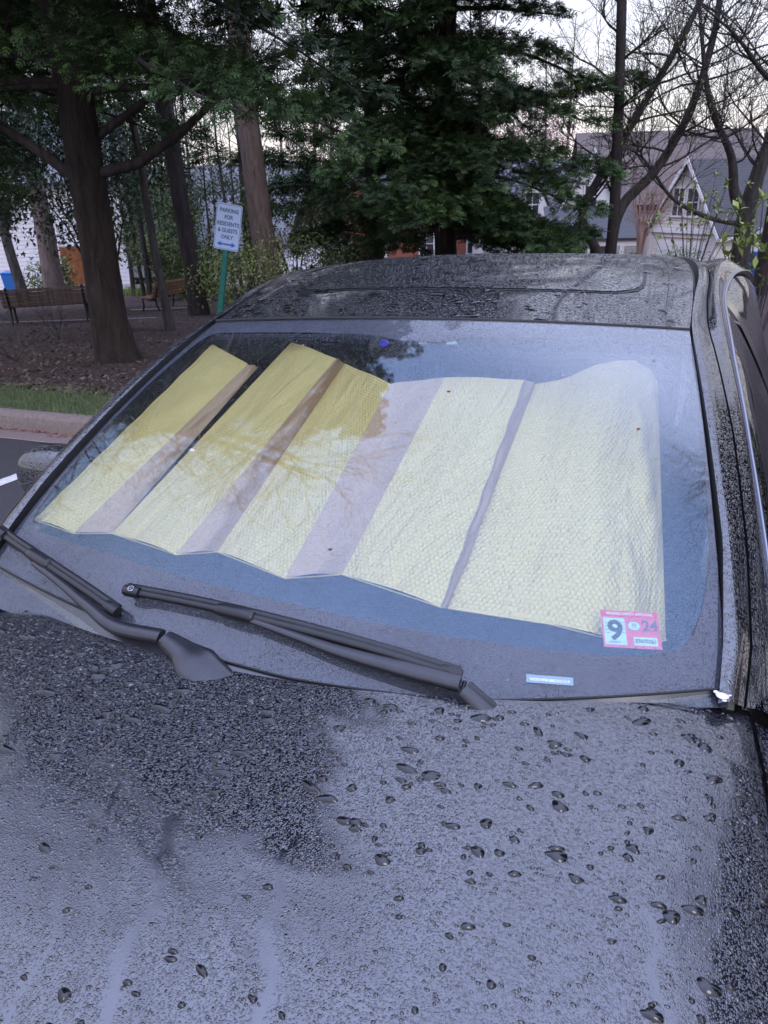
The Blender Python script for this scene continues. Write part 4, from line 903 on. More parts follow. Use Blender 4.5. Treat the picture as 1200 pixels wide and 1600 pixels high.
gl = a.n('ShaderNodeBsdfGlossy'); gl.inputs['Roughness'].default_value = .02; gl.inputs['Color'].default_value = (.9, .92, 1, 1)
fr = a.n('ShaderNodeFresnel'); fr.inputs[0].default_value = 1.6; ge = a.n('ShaderNodeNewGeometry')
mx = a.n('ShaderNodeMixShader'); a.l(a.math('MULTIPLY', fr.outputs[0], a.math('SUBTRACT', 1.0, ge.outputs['Backfacing'])), mx.inputs[0]); a.l(rf.outputs[0], mx.inputs[1]); a.l(gl.outputs[0], mx.inputs[2]); a.l(mx.outputs[0], a.out.inputs[0]); WATER = a.m

WATERP = Mat('water_on_black_paint', (.006, .006, .009), .02, 0, 1.62).m
def drops(name, parent, n, rfun, surf, nfun, seed, k=10, rings=3, elong=.25, hgt=.42, accept=None, rough=.0, drift=None, mat_=None):
    """sessile water drops with uneven outlines, joined as one mesh"""
    r = np.random.default_rng(seed); x, y = surf['pick'](r, n)
    if accept is not None: kx = accept(r, x, y); x, y = x[kx], y[kx]
    n = len(x); P = surf['P'](x, y); Nn = nfun(x, y); rad = rfun(r, n)
    t1 = np.cross(Nn, np.array([1., 0, 0])); t1 /= np.linalg.norm(t1, axis=1)[:, None]; t2 = np.cross(Nn, t1)
    ph = np.arange(k)/k*2*math.pi; out = np.ones((n, k))
    for h_ in (1, 2, 3): out += elong/(h_**.6)*r.normal(0, .55, (n, 1))*np.cos(h_*ph[None]+r.uniform(0, 6.3, (n, 1)))
    st = np.minimum(1+np.abs(r.normal(0, elong*1.3, (n, 1))), 1.7)
    out = np.clip(out, .55, 1.6)
    rot = r.normal(0, .28, n) if drift is None else drift(r, n)
    ux = out*np.cos(ph)[None]*st; uy = out*np.sin(ph)[None]/np.sqrt(st)
    cx, sx_ = np.cos(rot)[:, None], np.sin(rot)[:, None]; ux, uy = ux*cx-uy*sx_, ux*sx_+uy*cx
    V = []
    prf = {1: [(1.0, 0.0), (.6, .66)], 2: [(1.0, 0.0), (.75, .46), (.42, .84)], 3: [(1.0, 0.0), (.82, .36), (.58, .68), (.30, .92)], 4: [(1.0, 0.0), (.87, .27), (.70, .53), (.48, .78), (.24, .945)]}[rings]
    hh = rad*hgt*np.minimum(1, .0028/np.maximum(rad, 1e-6)+.35)
    for q, z in prf:
        V.append(P[:, None]-(ux*q*rad[:, None])[..., None]*t2[:, None]+(uy*q*rad[:, None])[..., None]*t1[:, None]+(z*hh)[:, None, None]*Nn[:, None])
    V.append((P+Nn*hh[:, None])[:, None]); nr = len(prf); vv = np.concatenate(V, 1); per = nr*k+1
    f4 = []; f3 = []
    for i in range(nr-1):
        for j in range(k): f4.append([i*k+j, i*k+(j+1) % k, (i+1)*k+(j+1) % k, (i+1)*k+j])
    for j in range(k): f3.append([(nr-1)*k+j, (nr-1)*k+(j+1) % k, nr*k])
    base = np.arange(n)[:, None, None]*per; b = MB(); b.add(vv.reshape(-1, 3), (base+np.array(f4)[None]).reshape(-1, 4)); b.f.append((base+np.array(f3)[None]).reshape(-1, 3)); b.m.append(np.zeros(n*len(f3), int))
    o = b.build(name, mat_ or WATER, parent, True); o['kind'] = 'stuff'; return o
def pick_h(r, n):
    x = r.uniform(-.69, .69, n); y = -.86+(hyr(x)+.86-.012)*r.uniform(0, 1, n); return x, y
HS = dict(pick=pick_h, P=lambda x, y: np.stack([x, y, hz(x, y)-.00005], -1))
acc = lambda r, x, y: r.uniform(0, 1, len(x)) > film(x, y)*1.08
WATERF = Mat('fine_water_on_paint', (.008, .008, .012), .03, 0, 1.92).m
drops('water_drops', hood, 42000, lambda r, n: .0008+.0009*r.beta(1.3, 2.2, n), HS, hn, 1, k=6, rings=1, elong=.16, hgt=.30, accept=acc, mat_=WATERF)
drops('water_drops', hood, 3600, lambda r, n: .0018+.0014*r.beta(1.2, 2.6, n), HS, hn, 2, k=12, rings=3, elong=.25, hgt=.55, accept=acc, mat_=WATERF)
drops('water_drops', hood, 640, lambda r, n: .0032+.0028*r.beta(1.0, 3.0, n), HS, hn, 3, k=20, rings=4, elong=.30, hgt=.72, accept=lambda r, x, y: acc(r, x, y) & (r.uniform(0, 1, len(x)) < .3+.7*(y > -.45)), mat_=WATERP)
drops('water_drops', hood, 300, lambda r, n: .0055+.0055*r.beta(1.0, 2.0, n), HS, hn, 4, k=26, rings=4, elong=.36, hgt=.78, mat_=WATERP, accept=lambda r, x, y: (film(x, y) < .2) & (r.uniform(0, 1, len(x)) < .12+.88*(y > -.40)))

# windscreen: outer glass, printed black border, coated inner glass
def patch(name, fn, s_, t_, mat_, parent, smooth=True, flip=False):
    S, T = np.meshgrid(np.asarray(s_), np.asarray(t_), indexing='ij'); P = fn(S, T); 
    if not flip: P = P[:, ::-1]
    b = MB(); b.grid(P); return b.build(name, mat_, parent, smooth)
ss = np.linspace(-1, 1, 60); tt = np.linspace(0, 1, 40)
WS = patch('windshield', lambda s, t: G(s, t), ss, tt, GLASS, CAR)
inner_b = [(-.985, .30), (-.975, .22), (-.95, .19), (-.9, .185), (-.62, .175), (-.4, .16), (.02, .135), (.28, .115), (.51, .10), (.70, .088), (.82, .088), (.90, .10), (.94, .135), (.965, .20), (.985, .30)]
inner_r = [(.985, .30), (.992, .5), (.985, .7), (.97, .86), (.95, .90), (.91, .925)]
inner_t = [(.91, .925), (.5, .93), (.2, .925), (.10, .90), (-.06, .90), (-.16, .925), (-.5, .935), (-.90, .935)]
inner_l = [(-.90, .935), (-.945, .92), (-.965, .88), (-.98, .7), (-.985, .5), (-.985, .30)]
def seg(l, outer):
    l = np.array(l, float); q = np.concatenate([[0], np.cumsum(np.hypot(*np.diff(l, axis=0).T))]); q /= q[-1]; u = np.linspace(0, 1, 50)
    A = np.stack([np.interp(u, q, l[:, 0]), np.interp(u, q, l[:, 1])], -1); B = np.array(outer[0])*(1-u[:, None])+np.array(outer[1])*u[:, None]
    rows = [A*(1-k_)+B*k_ for k_ in np.linspace(0, 1, 6)]; return np.array(rows)
b = MB()
for l, o_ in ((inner_b, ((-1, 0), (1, 0))), (inner_r, ((1, 0), (1, 1))), (inner_t, ((1, 1), (-1, 1))), (inner_l, ((-1, 1), (-1, 0)))):
    r2 = seg(l, o_); b.grid(G(r2[..., 0], r2[..., 1], -.0035))
b.build('glass_border', FRIT, WS, True)
# dotted fade of the border along the top
b = MB(); 
for row in range(5):
    t0 = .922-row*.0085; rr0 = .0026*(1-row*.16)
    for i in range(150):
        s0 = -.90+1.80*(i+.5*(row % 2))/150; c_ = G(s0, t0, -.0034); j = np.arange(6); a_ = j*math.pi/3
        v = c_+np.stack([np.cos(a_)*rr0, np.sin(a_)*rr0*.9, np.sin(a_)*rr0*.45], -1); b.add(v, [[0, 1, 2, 3], [0, 3, 4, 5]])
b.build('border_dots', FRIT, WS)['kind'] = 'stuff'
GI = patch('inner_glass', lambda s, t: G(s, t, -.0055), ss, tt, GLASS_IN, WS)
# big drops on the glass
def gpick(r, n): s_ = r.uniform(-.97, .97, n); t_ = r.uniform(.01, .97, n); return s_, t_
def gnorm(s, t):
    e_ = .003; a_ = G(s+e_, t)-G(s-e_, t); c_ = G(s, t+e_)-G(s, t-e_); n_ = np.cross(a_, c_); return n_/np.linalg.norm(n_, axis=1)[:, None]
GS = dict(pick=gpick, P=lambda s, t: G(s, t, .0002))
drops('water_drops', WS, 15000, lambda r, n: .0006+.0008*r.beta(1.2, 2.5, n), GS, gnorm, 11, k=6, rings=1, elong=.15, accept=lambda r, s, t: r.uniform(0, 1, len(s)) > .55*(t > .2)*(t < .85))
drops('water_drops', WS, 240, lambda r, n: .0017+.0022*r.beta(1.2, 3, n), GS, gnorm, 12, k=14, rings=3, elong=.25, accept=lambda r, s, t: r.uniform(0, 1, len(s)) > .93*(t > .16))
# header seam
b = MB(); hs = np.linspace(-1.0, 1.0, 60); b.tube(G(hs, np.full(60, 1.0), .001)+np.array([0, .004, .0]), .0045, 6); b.build('header_seal', RUBBER, CAR, True)
# roof
TR = np.linspace(0.007, 1, 60)
roof = patch('roof', lambda s, t: RF(s, t), np.linspace(-1, 1, 50), TR, PAINT_ROOF, CAR)
# sunroof panel standing a little proud, with its gap
def rpatch(name, s0, s1, t0, t1, off, mat_, parent, rad=.10):
    b = MB(); rows = []
    for t in np.linspace(t0, t1, 30):
        k_ = min(t-t0, t1-t)/(t1-t0)/.12; ins = rad*(1-math.sqrt(max(0, 1-(1-min(k_, 1))**2))) ; sv_ = np.linspace(s0+ins, s1-ins, 30); rows.append(RF(sv_, np.full(30, t), off))
    b.grid(np.array(rows)[:, ::-1] if False else np.array(rows)); return b.build(name, mat_, parent, True)
rpatch('sunroof_gap', -.80, .80, .150, .66, .0012, RUBBER, roof)
PAINT_SUN = paint_mat('wet_sunroof_glass', 190, .0022).m
rpatch('sunroof', -.785, .785, .157, .65, .0035, PAINT_SUN, roof)
# raised ribs running back on the roof beside the panel
for sg in (-1, 1):
    b = MB(); t = np.linspace(.07, .75, 30); b.tube(RF(np.full(30, sg*.90), t, .0), .0035, 6); b.build('roof_rib', PAINT, roof, True)
def roofdrops():
    def pk(r, n): return r.uniform(-.97, .97, n), r.uniform(.01, .75, n)
    def nn_(s, t):
        e_ = .004; a_ = RF(s+e_, t)-RF(s-e_, t); c_ = RF(s, t+e_)-RF(s, t-e_); n_ = np.cross(a_, c_); return n_/np.linalg.norm(n_, axis=1)[:, None]
    S_ = dict(pick=pk, P=lambda s, t: RF(s, t, .0036)*1.0)
    drops('water_drops', roof, 7000, lambda r, n: .0018+.0022*r.beta(1.2, 2.6, n), S_, nn_, 21, k=7, rings=1, elong=.25, hgt=.35, mat_=WATERP)
    drops('water_drops', roof, 260, lambda r, n: .006+.012*r.beta(1.2, 2.6, n), S_, nn_, 22, k=16, rings=3, elong=.38, hgt=.22, mat_=WATERP)
roofdrops()
# side strips: rubber gap, pillar and rail, door frame, for each side
def side_curve(s_w, s_r, off_w, off_r, nW=40, nR=40, t0=0., tr1=1., xz=None):
    """one line from the glass foot up the pillar and back along the roof"""
    def c(sg):
        t = np.linspace(t0, 1, nW); u = np.linspace(.01, tr1, nR)
        sw_ = np.interp(t, [0, .1, .3, .6, 1], s_w); A = G(sg*sw_, t, 0)+GN*np.interp(t, [0, 1], off_w)[:, None]
        k3, k5 = [0, .3, 1], [0, .1, .3, .5, 1]; B = RF(sg*spl(k5 if len(s_r) == 5 else k3, s_r, u), u, 0); B[:, 2] += spl(k5 if len(off_r) == 5 else k3, off_r, u); P = np.vstack([A, B])
        if xz and sg > 0:
            yy_ = P[nW:, 1]; kY = [.9, 1.16, 1.5, 1.7, 1.9, 2.2, 2.6, 2.8]; X3 = spl(kY, [.712, .719, .744, .782, .836, .905, .955, .96], yy_); Z3 = spl(kY, [1.325, 1.347, 1.378, 1.396, 1.386, 1.335, 1.235, 1.18], yy_)
            if xz[0] < 1: P2 = c2(sg)[nW:]; q_ = xz[0]; X3 = np.abs(P2[:, 0])*(1-q_)+X3*q_; Z3 = P2[:, 2]*(1-q_)+Z3*q_
            P[nW:, 0] = sg*(X3+xz[1]); P[nW:, 2] = Z3+xz[2]
        for _ in range(14): P[nW-7:nW+7] = (P[nW-8:nW+6]+2*P[nW-7:nW+7]+P[nW-6:nW+8])/4
        return P
    return c
c0 = side_curve([1.0]*5, [1.0, 1.0, 1.0], [-.004, -.004], [-.004]*3)
c0b = side_curve([.99, 1.0, 1.005, 1.003, .998], [1.01]*3, [-.012, -.012], [-.012]*3)
c1 = side_curve([.975, .995, 1.015, 1.010, 1.003], [1.003, 1.0, 1.03, 1.04, 1.03], [.012, .012], [.003, .004, .004])
c1b = side_curve([1.0, 1.025, 1.035, 1.03, 1.025], [1.028, 1.022, 1.052, 1.065, 1.06], [.016, .014], [.006, .008, .008])
c2a = side_curve([1.02, 1.05, 1.065, 1.07, 1.065], [1.062, 1.045, 1.068, 1.09, 1.09], [.004, .003], [.000, .002, .002])
c2 = side_curve([1.034, 1.06, 1.078, 1.087, 1.078], [1.075, 1.055, 1.076, 1.10, 1.10], [-.002, -.002], [-.004, -.003, -.003])
c2g = side_curve([1.037, 1.064, 1.082, 1.091, 1.082], [1.079, 1.059, 1.080, 1.104, 1.104], [-.014, -.014], [-.014]*3)
c2h = side_curve([1.041, 1.068, 1.086, 1.095, 1.086], [1.083, 1.063, 1.084, 1.108, 1.108], [-.005, -.005], [-.007]*3)
c25 = side_curve([1.09, 1.11, 1.12, 1.135, 1.14], [1.13, 1.108, 1.124, 1.175, 1.20], [-.022, -.014], [-.012, -.008, .002, .012, .0], xz=(.55, .0, .026))
c3 = side_curve([1.16, 1.155, 1.15, 1.157, 1.175], [1.172, 1.152, 1.165, 1.235, 1.27], [-.055, -.048], [-.022, -.012, .004, .022, .0], xz=(1, .0, .0))
c3b = side_curve([1.165, 1.16, 1.156, 1.163, 1.181], [1.178, 1.158, 1.172, 1.242, 1.277], [-.060, -.054], [-.028, -.018, -.002, .016, -.006], xz=(1, .006, -.006))
c3c = side_curve([1.16, 1.155, 1.15, 1.157, 1.172], [1.172, 1.152, 1.166, 1.235, 1.27], [-.066, -.062], [-.036, -.027, -.011, .007, -.015], xz=(1, .0, -.014))
def strip(name, curves, mat_, sg, parent, rows=None, cut=None):
    P = [c(sg) for c in curves]
    if cut: P = [p[cut[0]:cut[1]] for p in P]
    # smooth across: interpolate curves
    P = np.array(P); n_ = len(P)
    if n_ > 2: u = np.linspace(0, 1, n_); uu = np.linspace(0, 1, (n_-1)*4+1); P = spl(u, P.reshape(n_, -1), uu).reshape(len(uu), *P.shape[1:])
    if sg > 0: P = P[::-1]
    b = MB(); b.grid(P); return b.build(name, mat_, parent, True)
for sg in (-1, 1):
    strip('glass_seal', [c0, c0b, c1], RUBBER, sg, CAR)
    strip('a_pillar', [c1, c1b, c2a, c2], PAINT, sg, CAR)
    strip('door_gap', [c2, c2g, c2h], RUBBER, sg, CAR)
DOORS = {}
# body sides
def belt(y): return np.stack([np.interp(y, [-.2, .0, .15, .3, .6, 1.1, 1.9, 2.6, 3.0, 3.45], [.712, .722, .735, .775, .84, .91, .985, 1.0, .90, .76]), y, np.interp(y, [-1.2, -.9, -.5, -.15, .1, .3, .6, 1.2, 2.0, 2.9, 3.45], [.80, .845, .905, .940, .958, .985, .985, .985, 1.01, 1.05, 1.02])], -1)
def side_shell(name, y0, y1, mat_, sg, parent, n=30):
    y = np.linspace(y0, y1, n); T = belt(y); yy = y
    if y1 <= .01: T[:, 0] = .7125; T[:, 2] = hz(np.full(n, .705), y)-.002
    fr = np.clip((-.6-y)/.55, 0, 1)**2*.10  # front corners tuck in
    fr = fr+np.clip((y-3.0)/.5, 0, 1)**2*.12
    cols = [T]
    for (x_, dz, ab) in ((None, -.010, 0), (.845, -.055, 0), (.895, -.12, 0), (.93, -.21, 0), (.945, -.32, 0), (.94, .52, 1), (.915, .36, 1), (.895, .24, 1)):
        P = T.copy()
        if x_ is None: P[:, 0] = T[:, 0]+.022
        else: P[:, 0] = np.maximum(x_-fr, T[:, 0]+.02*(1-fr*5).clip(0, 1))
        P[:, 2] = (T[:, 2]+dz) if not ab else dz; cols.append(P)
    P = np.array(cols); P[..., 0] *= sg; u = np.linspace(0, 1, len(P)); uu = np.linspace(0, 1, 36); P = spl(u, P.reshape(len(P), -1), uu).reshape(36, n, 3)
    if sg > 0: P = P[::-1]
    b = MB(); b.grid(P); return b.build(name, mat_, parent, True)
for sg in (-1, 1):
    side_shell('fender', -1.10, .0, PAINT, sg, CAR); side_shell('fender_panel', .003, .262, PAINT, sg, CAR, 10)
    fd = side_shell('front_door', .27, 1.28, PAINT, sg, CAR); rd = side_shell('rear_door', 1.288, 2.22, PAINT, sg, CAR); side_shell('rear_fender', 2.228, 3.45, PAINT, sg, CAR)
    fr_ = strip('door_frame', [c2h, c25, c3], PAINT, sg, fd); strip('chrome_trim', [c3, c3b, c3c], CHROME, sg, fd); q3 = c3b(sg); q3 = q3[(q3[:, 1] > .2) & (q3[:, 1] < 2.8)]; b = MB(); b.tube(q3+np.array([sg*.001, 0, .001]), .0045, 6); b.build('chrome_bead', CHROME, fd, True)
    # side glass: between the frame line and the belt line
    C3 = c3c(sg); C3 = C3[(C3[:, 1] > .25) & (C3[:, 1] < 2.9)]; B = belt(C3[:, 1]); B[:, 0] = sg*(B[:, 0]+.004)
    C3 = C3-np.array([sg*.004, 0, .0])
    rows = [C3*(1-q)+B*q+np.array([sg*.05*math.sqrt(q)*(1-q), 0, 0]) for q in np.linspace(0, 1, 10)]
    for nm, ya, yb, dd in (('side_window', .25, 1.40, fd), ('side_window', 1.47, 2.9, rd)):
        k_ = (C3[:, 1] >= ya) & (C3[:, 1] <= yb); P = np.array([r0[k_] for r0 in rows]); b = MB(); b.grid(P if sg < 0 else P[::-1]); b.build(nm, GLASS_SIDE, dd, True)
    k_ = (C3[:, 1] > 1.37) & (C3[:, 1] < 1.51); P = np.array([r0[k_] for r0 in rows]); P[..., 0] += sg*.003; b = MB(); b.grid(P if sg < 0 else P[::-1]); b.build('b_pillar', GLOSSBLK, CAR, True)
    b = MB(); yb = np.linspace(.24, 2.9, 40); q = belt(yb); q[:, 0] = sg*(q[:, 0]+.010); q[:, 2] += .004; b.tube(q, .007, 6); b.build('belt_trim', CHROME, fd, True)
    # slender rain-gutter clip marks on the rail and the handle
    for dd, y_ in ((fd, 1.05), (rd, 2.0)):
        b = MB(); b.tube([(sg*.925, y_-.10, .80), (sg*.96, y_-.07, .80), (sg*.96, y_+.07, .80), (sg*.925, y_+.10, .80)], .012, 8); b.build('door_handle', PAINT, dd, True)
    b = MB(); sR = RF(sg*1.065, .40, .0085); b.box(sR, (.018, .07, .002)); b.build('rail_flap', PLASTIC, CAR)
    # mirror
    b = MB(); mc = np.array([-.825 if sg < 0 else .945, .40, 1.060]); u_, v_ = np.meshgrid(np.linspace(0, 2*math.pi, 25), np.linspace(0, math.pi, 14), indexing='ij')
    sp = lambda a_, e_: np.sign(a_)*np.abs(a_)**e_
    ex, ey, ez = sp(np.sin(v_), .75)*sp(np.cos(u_), .75), sp(np.sin(v_), .75)*sp(np.sin(u_), .75), sp(np.cos(v_), .75)
    taper = 1-.12*ex*sg
    P = mc+np.stack([ex*.105, ey*.055*(1.0), ez*.072*taper], -1); b.grid(P); mi = b.build('side_mirror', PAINT, fd, True)
    b = MB(); b.tube([mc+np.array([-sg*.07, .02, -.05]), mc+np.array([-sg*.12, .03, -.075])], .028, 8); b.build('mirror_foot', PLASTIC, mi, True)
    b = MB(); b.box(mc+np.array([0, .056, 0]), (.17, .006, .11)); b.build('mirror_glass', CHROME, mi)
# rear of the car
b = MB(); s_ = np.linspace(-1, 1, 20); top_ = RF(s_, np.full(20, 1.0)); bot_ = np.stack([s_*.66, 3.12-.05*s_*s_, np.full(20, 1.06)], -1)
b.grid(np.array([top_*(1-q)+bot_*q+np.array([0, .02, .03])*4*q*(1-q) for q in np.linspace(0, 1, 10)])); b.build('rear_window', GLASS_SIDE, CAR, True)
for sg in (-1, 1):
    b = MB(); y = np.linspace(0, 1, 12); A_ = RF(np.full(12, sg*1.0), np.ones(12))*(1-y[:, None])+np.array([sg*.66, 3.07, 1.06])*y[:, None]; B_ = RF(np.full(12, sg*1.2), np.ones(12), -.03)*(1-y[:, None])+np.array([sg*.80, 3.1, 1.04])*y[:, None]
    b.grid(np.array([A_, B_] if sg < 0 else [B_, A_])); b.build('c_pillar', PAINT, CAR, True)
b = MB(); yy = np.linspace(3.08, 3.46, 8); rows = [[(x, y, 1.055-.03*(x/.7)**2-(y-3.1)*.06) for x in np.linspace(-.80, .80, 16)] for y in yy]; b.grid(np.array(rows)[:, ::-1]); b.build('boot_lid', PAINT, CAR, True)
b = MB(); rows = [[(x, 3.46+(.09 if z < .7 else .03)-.12*abs(x/.8)**3, z) for x in np.linspace(-.80, .80, 16)] for z in (1.03, .95, .8, .68, .6, .45, .28)]; b.grid(np.array(rows)[:, ::-1]); b.build('rear_bumper', PAINT, CAR, True)
b = MB(); b.prism([(.012*-1+.0, 2.62, 1.40), (-.012, 2.78, 1.385), (-.006, 2.79, 1.45)], (.024, 0, 0))
b = MB(); fin = RF(.0, .93); b.prism([fin+np.array([-.014, -.10, .0]), fin+np.array([-.014, .06, -.012]), fin+np.array([-.010, .07, .055]), fin+np.array([-.010, .03, .06])], (.024, 0, 0)); 0
# front of the car
b = MB(); rows = []
for z, y in ((.825, -1.10), (.80, -1.135), (.74, -1.165), (.66, -1.18), (.52, -1.21), (.40, -1.20), (.26, -1.15)): rows.append([(x, y+.16*abs(x/.80)**3, z-(.02 if z > .8 else 0)*abs(x/.8)) for x in np.linspace(-.80, .80, 21)])
b.grid(np.array(rows)); b.build('front_bumper', PAINT, CAR, True)
b = MB(); b.box((0, -1.19, .66), (.62, .03, .17)); gr = b.build('grille', GLOSSBLK, CAR)
for i in range(3): b = MB(); b.box((0, -1.208, .615+i*.045), (.58, .012, .012)); b.build('grille_bar', CHROME, gr)
for sg in (-1, 1):
    b = MB(); b.prism([(sg*.42, -1.175, .60), (sg*.74, -1.06, .64), (sg*.76, -1.02, .76), (sg*.50, -1.14, .76)], (0, -.03, 0)); b.build('headlight', HOUSEGLASS, CAR)
    for y_ in (-.32, 2.44):
        b = MB(); b.tube([(sg*.66, y_, .325), (sg*.70, y_, .325), (sg*.86, y_, .325), (sg*.885, y_, .325)], [.29, .325, .325, .30], 32); wl = b.build('wheel', RUBBER, CAR, True)
        b = MB(); b.tube([(sg*.87, y_, .325), (sg*.892, y_, .325)], .055, 16)
        for q in range(10): a_ = q*math.pi/5; b.tube([(sg*.888, y_+math.cos(a_)*.04, .325+math.sin(a_)*.04), (sg*.886, y_+math.cos(a_)*.22, .325+math.sin(a_)*.22)], [.016, .02], 5)
        b.build('rim', ALU, wl, True)
b = MB(); b.box((0, 1.1, .22), (1.60, 4.3, .06)); b.build('underbody', DARKIN, CAR)
# engine bay floor so no daylight enters under the bonnet edge
b = MB(); b.box((0, -.62, .62), (1.36, .9, .04)); b.box((0, -.03, .80), (1.36, .02, .26)); b.build('bulkhead', DARKIN, CAR)
# cowl: plastic tray between bonnet and glass
b = MB(); s_ = np.linspace(-1.02, 1.02, 80); tc_ = np.interp(s_, [-1, -.6, -.3, 0, .4, 1], [.085, .050, .022, .004, .0, .03])
A_ = G(s_, tc_, .004); A2 = G(s_, tc_, -.002); Bx = np.clip(A_[:, 0], -.72, .72); B_ = np.stack([Bx, hyr(Bx)-.02, hz(Bx, hyr(Bx))-.030], -1)
Cm = A_*.45+B_*.55+np.array([0, 0, -.004])
b.grid(np.array([B_, Cm, A_*.92+B_*.08, A_, A2])[::-1][::-1]); b.build('cowl', PLASTIC, CAR, True)
b = MB(); b.tube(A_+np.array([0, -.004, .001]), .0022, 5); b.build('cowl_seal', RUBBER, CAR, True)
# interior
b = MB(); rows = [[(x, y, z-.02*(x/.7)**2) for x in np.linspace(-.70, .70, 20)] for y, z in ((-.02, .93), (.08, .955), (.25, .965), (.42, .955), (.52, .93), (.56, .84), (.60, .62))]; b.grid(np.array(rows)); b.build('dashboard', DARKIN, CAR, True)
b = MB(); b.box((0, 1.5, .42), (1.6, 2.9, .04)); b.box((0, 2.9, .75), (1.5, .04, .6)); b.build('cabin_floor', DARKIN, CAR)
patch('headliner', lambda s, t: RF(s, t, -.03), np.linspace(-1, 1, 20), np.linspace(.02, .98, 20), DARKIN, CAR)
for sg in (-1, 1):
    st_ = bpy.data.objects.new('seat', None); 
    b = MB(); b.box((sg*.36, 1.15, .55), (.48, .5, .18)); s0 = bevel(b.build('seat_cushion', FABRIC, CAR), .05, 3)
    b = MB(); b.box((sg*.36, 1.47, .86), (.47, .14, .62), rot_axis((1, 0, 0), R(-14))); bevel(b.build('seat_back', FABRIC, CAR), .05, 3)
    b = MB(); b.box((sg*.36, 1.54, 1.22), (.26, .09, .16), rot_axis((1, 0, 0), R(-10))); bevel(b.build('headrest', FABRIC, CAR), .04, 3)
b = MB(); b.box((0, 2.30, .84), (1.2, .16, .6), rot_axis((1, 0, 0), R(-18))); bevel(b.build('rear_seat', FABRIC, CAR), .05, 3)
# mirror block, sensor and stickers behind the glass
b = MB(); q = G(-.10, .915, -.03); b.box(q, (.11, .06, .035), rot_axis((1, 0, 0), R(25))); im = bevel(b.build('mirror_mount', DARKIN, CAR), .01)
BLUL = simple('violet_blue_lens', (.05, .04, .45), .15); b = MB(); q = G(-.12, .893, -.010); b.tube([q, q+GN*.004], .012, 12); b.build('sensor_lens', BLUL, im, True)
PALE = simple('pale_blue_label', (.42, .62, .72), .5)
def on_glass(s, t, w_, h_, off, up_turn=0):
    """4x4 frame on the windscreen: x along the glass to the right, y up the glass"""
    e_ = .01; a_ = Vector(G(s+e_, t)-G(s-e_, t)).normalized(); n_ = Vector(np.cross(a_, G(s, t+e_)-G(s, t-e_))).normalized(); u_ = n_.cross(a_); o_ = Vector(G(s, t))+n_*off
    m_ = Matrix((( a_.x, u_.x, n_.x, o_.x), (a_.y, u_.y, n_.y, o_.y), (a_.z, u_.z, n_.z, o_.z), (0, 0, 0, 1)))@Matrix.Rotation(up_turn, 4, 'Z'); return m_
def flatbox(name, w_, h_, th, mat_, parent, M4, x=0, y=0, z=0):
    b = MB(); b.box((x, y, z), (w_, h_, th)); o = b.build(name, mat_, parent); o.matrix_local = M4; return o
for s0, w_ in ((.13, .022), (.02, .018)):
    flatbox('toll_tag', w_, .03, .002, PALE, CAR, on_glass(s0, .915, 0, 0, -.008, R(12)))
# inspection sticker
PINKP = simple('pink_sticker', (.72, .13, .26), .5); PALEB = simple('pale_blue_sticker', (.50, .70, .78), .5); INK = simple('dark_ink', (.03, .045, .08), .6); INK2 = simple('violet_grey_ink', (.17, .12, .20), .6); REDP = simple('red_band', (.72, .05, .15), .5)
M4 = on_glass(.787, .137, 0, 0, -.0078, R(-3.0)); sW, sH = .093, .066
stk = flatbox('inspection_sticker', sW, sH, .0004, PINKP, CAR, M4)
def sub(name, w_, h_, x, y, mat_, z=.0005): return flatbox(name, w_, h_, .0003, mat_, CAR, M4, x, y, z)
def stx(s_, size, x, y, mat_, z=.0012, bold=0, sx=1): 
    return text_mesh('sticker_print', s_, size, mat_, CAR, M4@Matrix.Translation((x, y, z))@Matrix.Scale(sx, 4, (1, 0, 0)), .00008, bold)
sub('sticker_band', sW-.001, .0095, 0, .0272, REDP); sub('sticker_panel', .0345, .0475, -.0262, -.0045, PALEB); sub('sticker_panel', .0375, .0150, .0215, -.0205, PALEB)
WHP = simple('white_print', (.8, .75, .78), .5)
stx('VIRGINIA SAFETY APPROVAL', .0068, 0, .0272, WHP, bold=.0002, sx=.88); stx('9', .048, -.0255, -.0045, INK, bold=.0014, sx=1.05); stx('24', .027, .0310, .0065, INK2, bold=.0006, sx=.95); stx('E5075251', .0085, .0215, -.0205, INK, bold=.0001)
stx('MONTH', .0045, -.028, -.0245, INK, sx=1.1)
for i in range(4):
    sub('sticker_rule', .007, .0005, -.0385, .010-.006*i, INK, .0009); sub('sticker_rule', .006, .0005, -.0130, .012-.006*i, INK, .0009)
for i in range(7): sub('sticker_rule', .0008+.0008*(i % 3), .006, -.041+.0042*i, -.0365, INK, .0)
for rr_, mt, z_ in ((.0105, INK2, .0006), (.0098, PALEB, .0008)):
    b = MB(); a_ = np.linspace(0, 2*math.pi, 25)[:-1]; b.add(np.vstack([np.stack([np.cos(a_)*rr_+.0055, np.sin(a_)*rr_*.78+.0065, np.full(24, z_)], -1), [[.0055, .0065, z_]]]), [[i, (i+1) % 24, 24] for i in range(24)])
    o = b.build('sticker_seal', mt, CAR); o.matrix_local = M4
for i in range(3): sub('sticker_rule', .0010, .0052, .0032+.0022*i, .0078, INK2, .0011)
sub('sticker_rule', .0085, .0007, .0055, .0030, INK2, .0011)
# VIN plate
Mv = on_glass(.605, .042, 0, 0, .0004, R(-2.5)); flatbox('vin_plate', .072, .013, .0006, simple('pale_blue_plate', (.22, .34, .42), .4), CAR, Mv)
text_mesh('vin_lettering', 'WDDGF8AB8DA812345'[:0]+'WDDHF8HB8DA51219', .0062, WHP, CAR, Mv@Matrix.Translation((0, -.0012, .0006)), .0001, .0001)
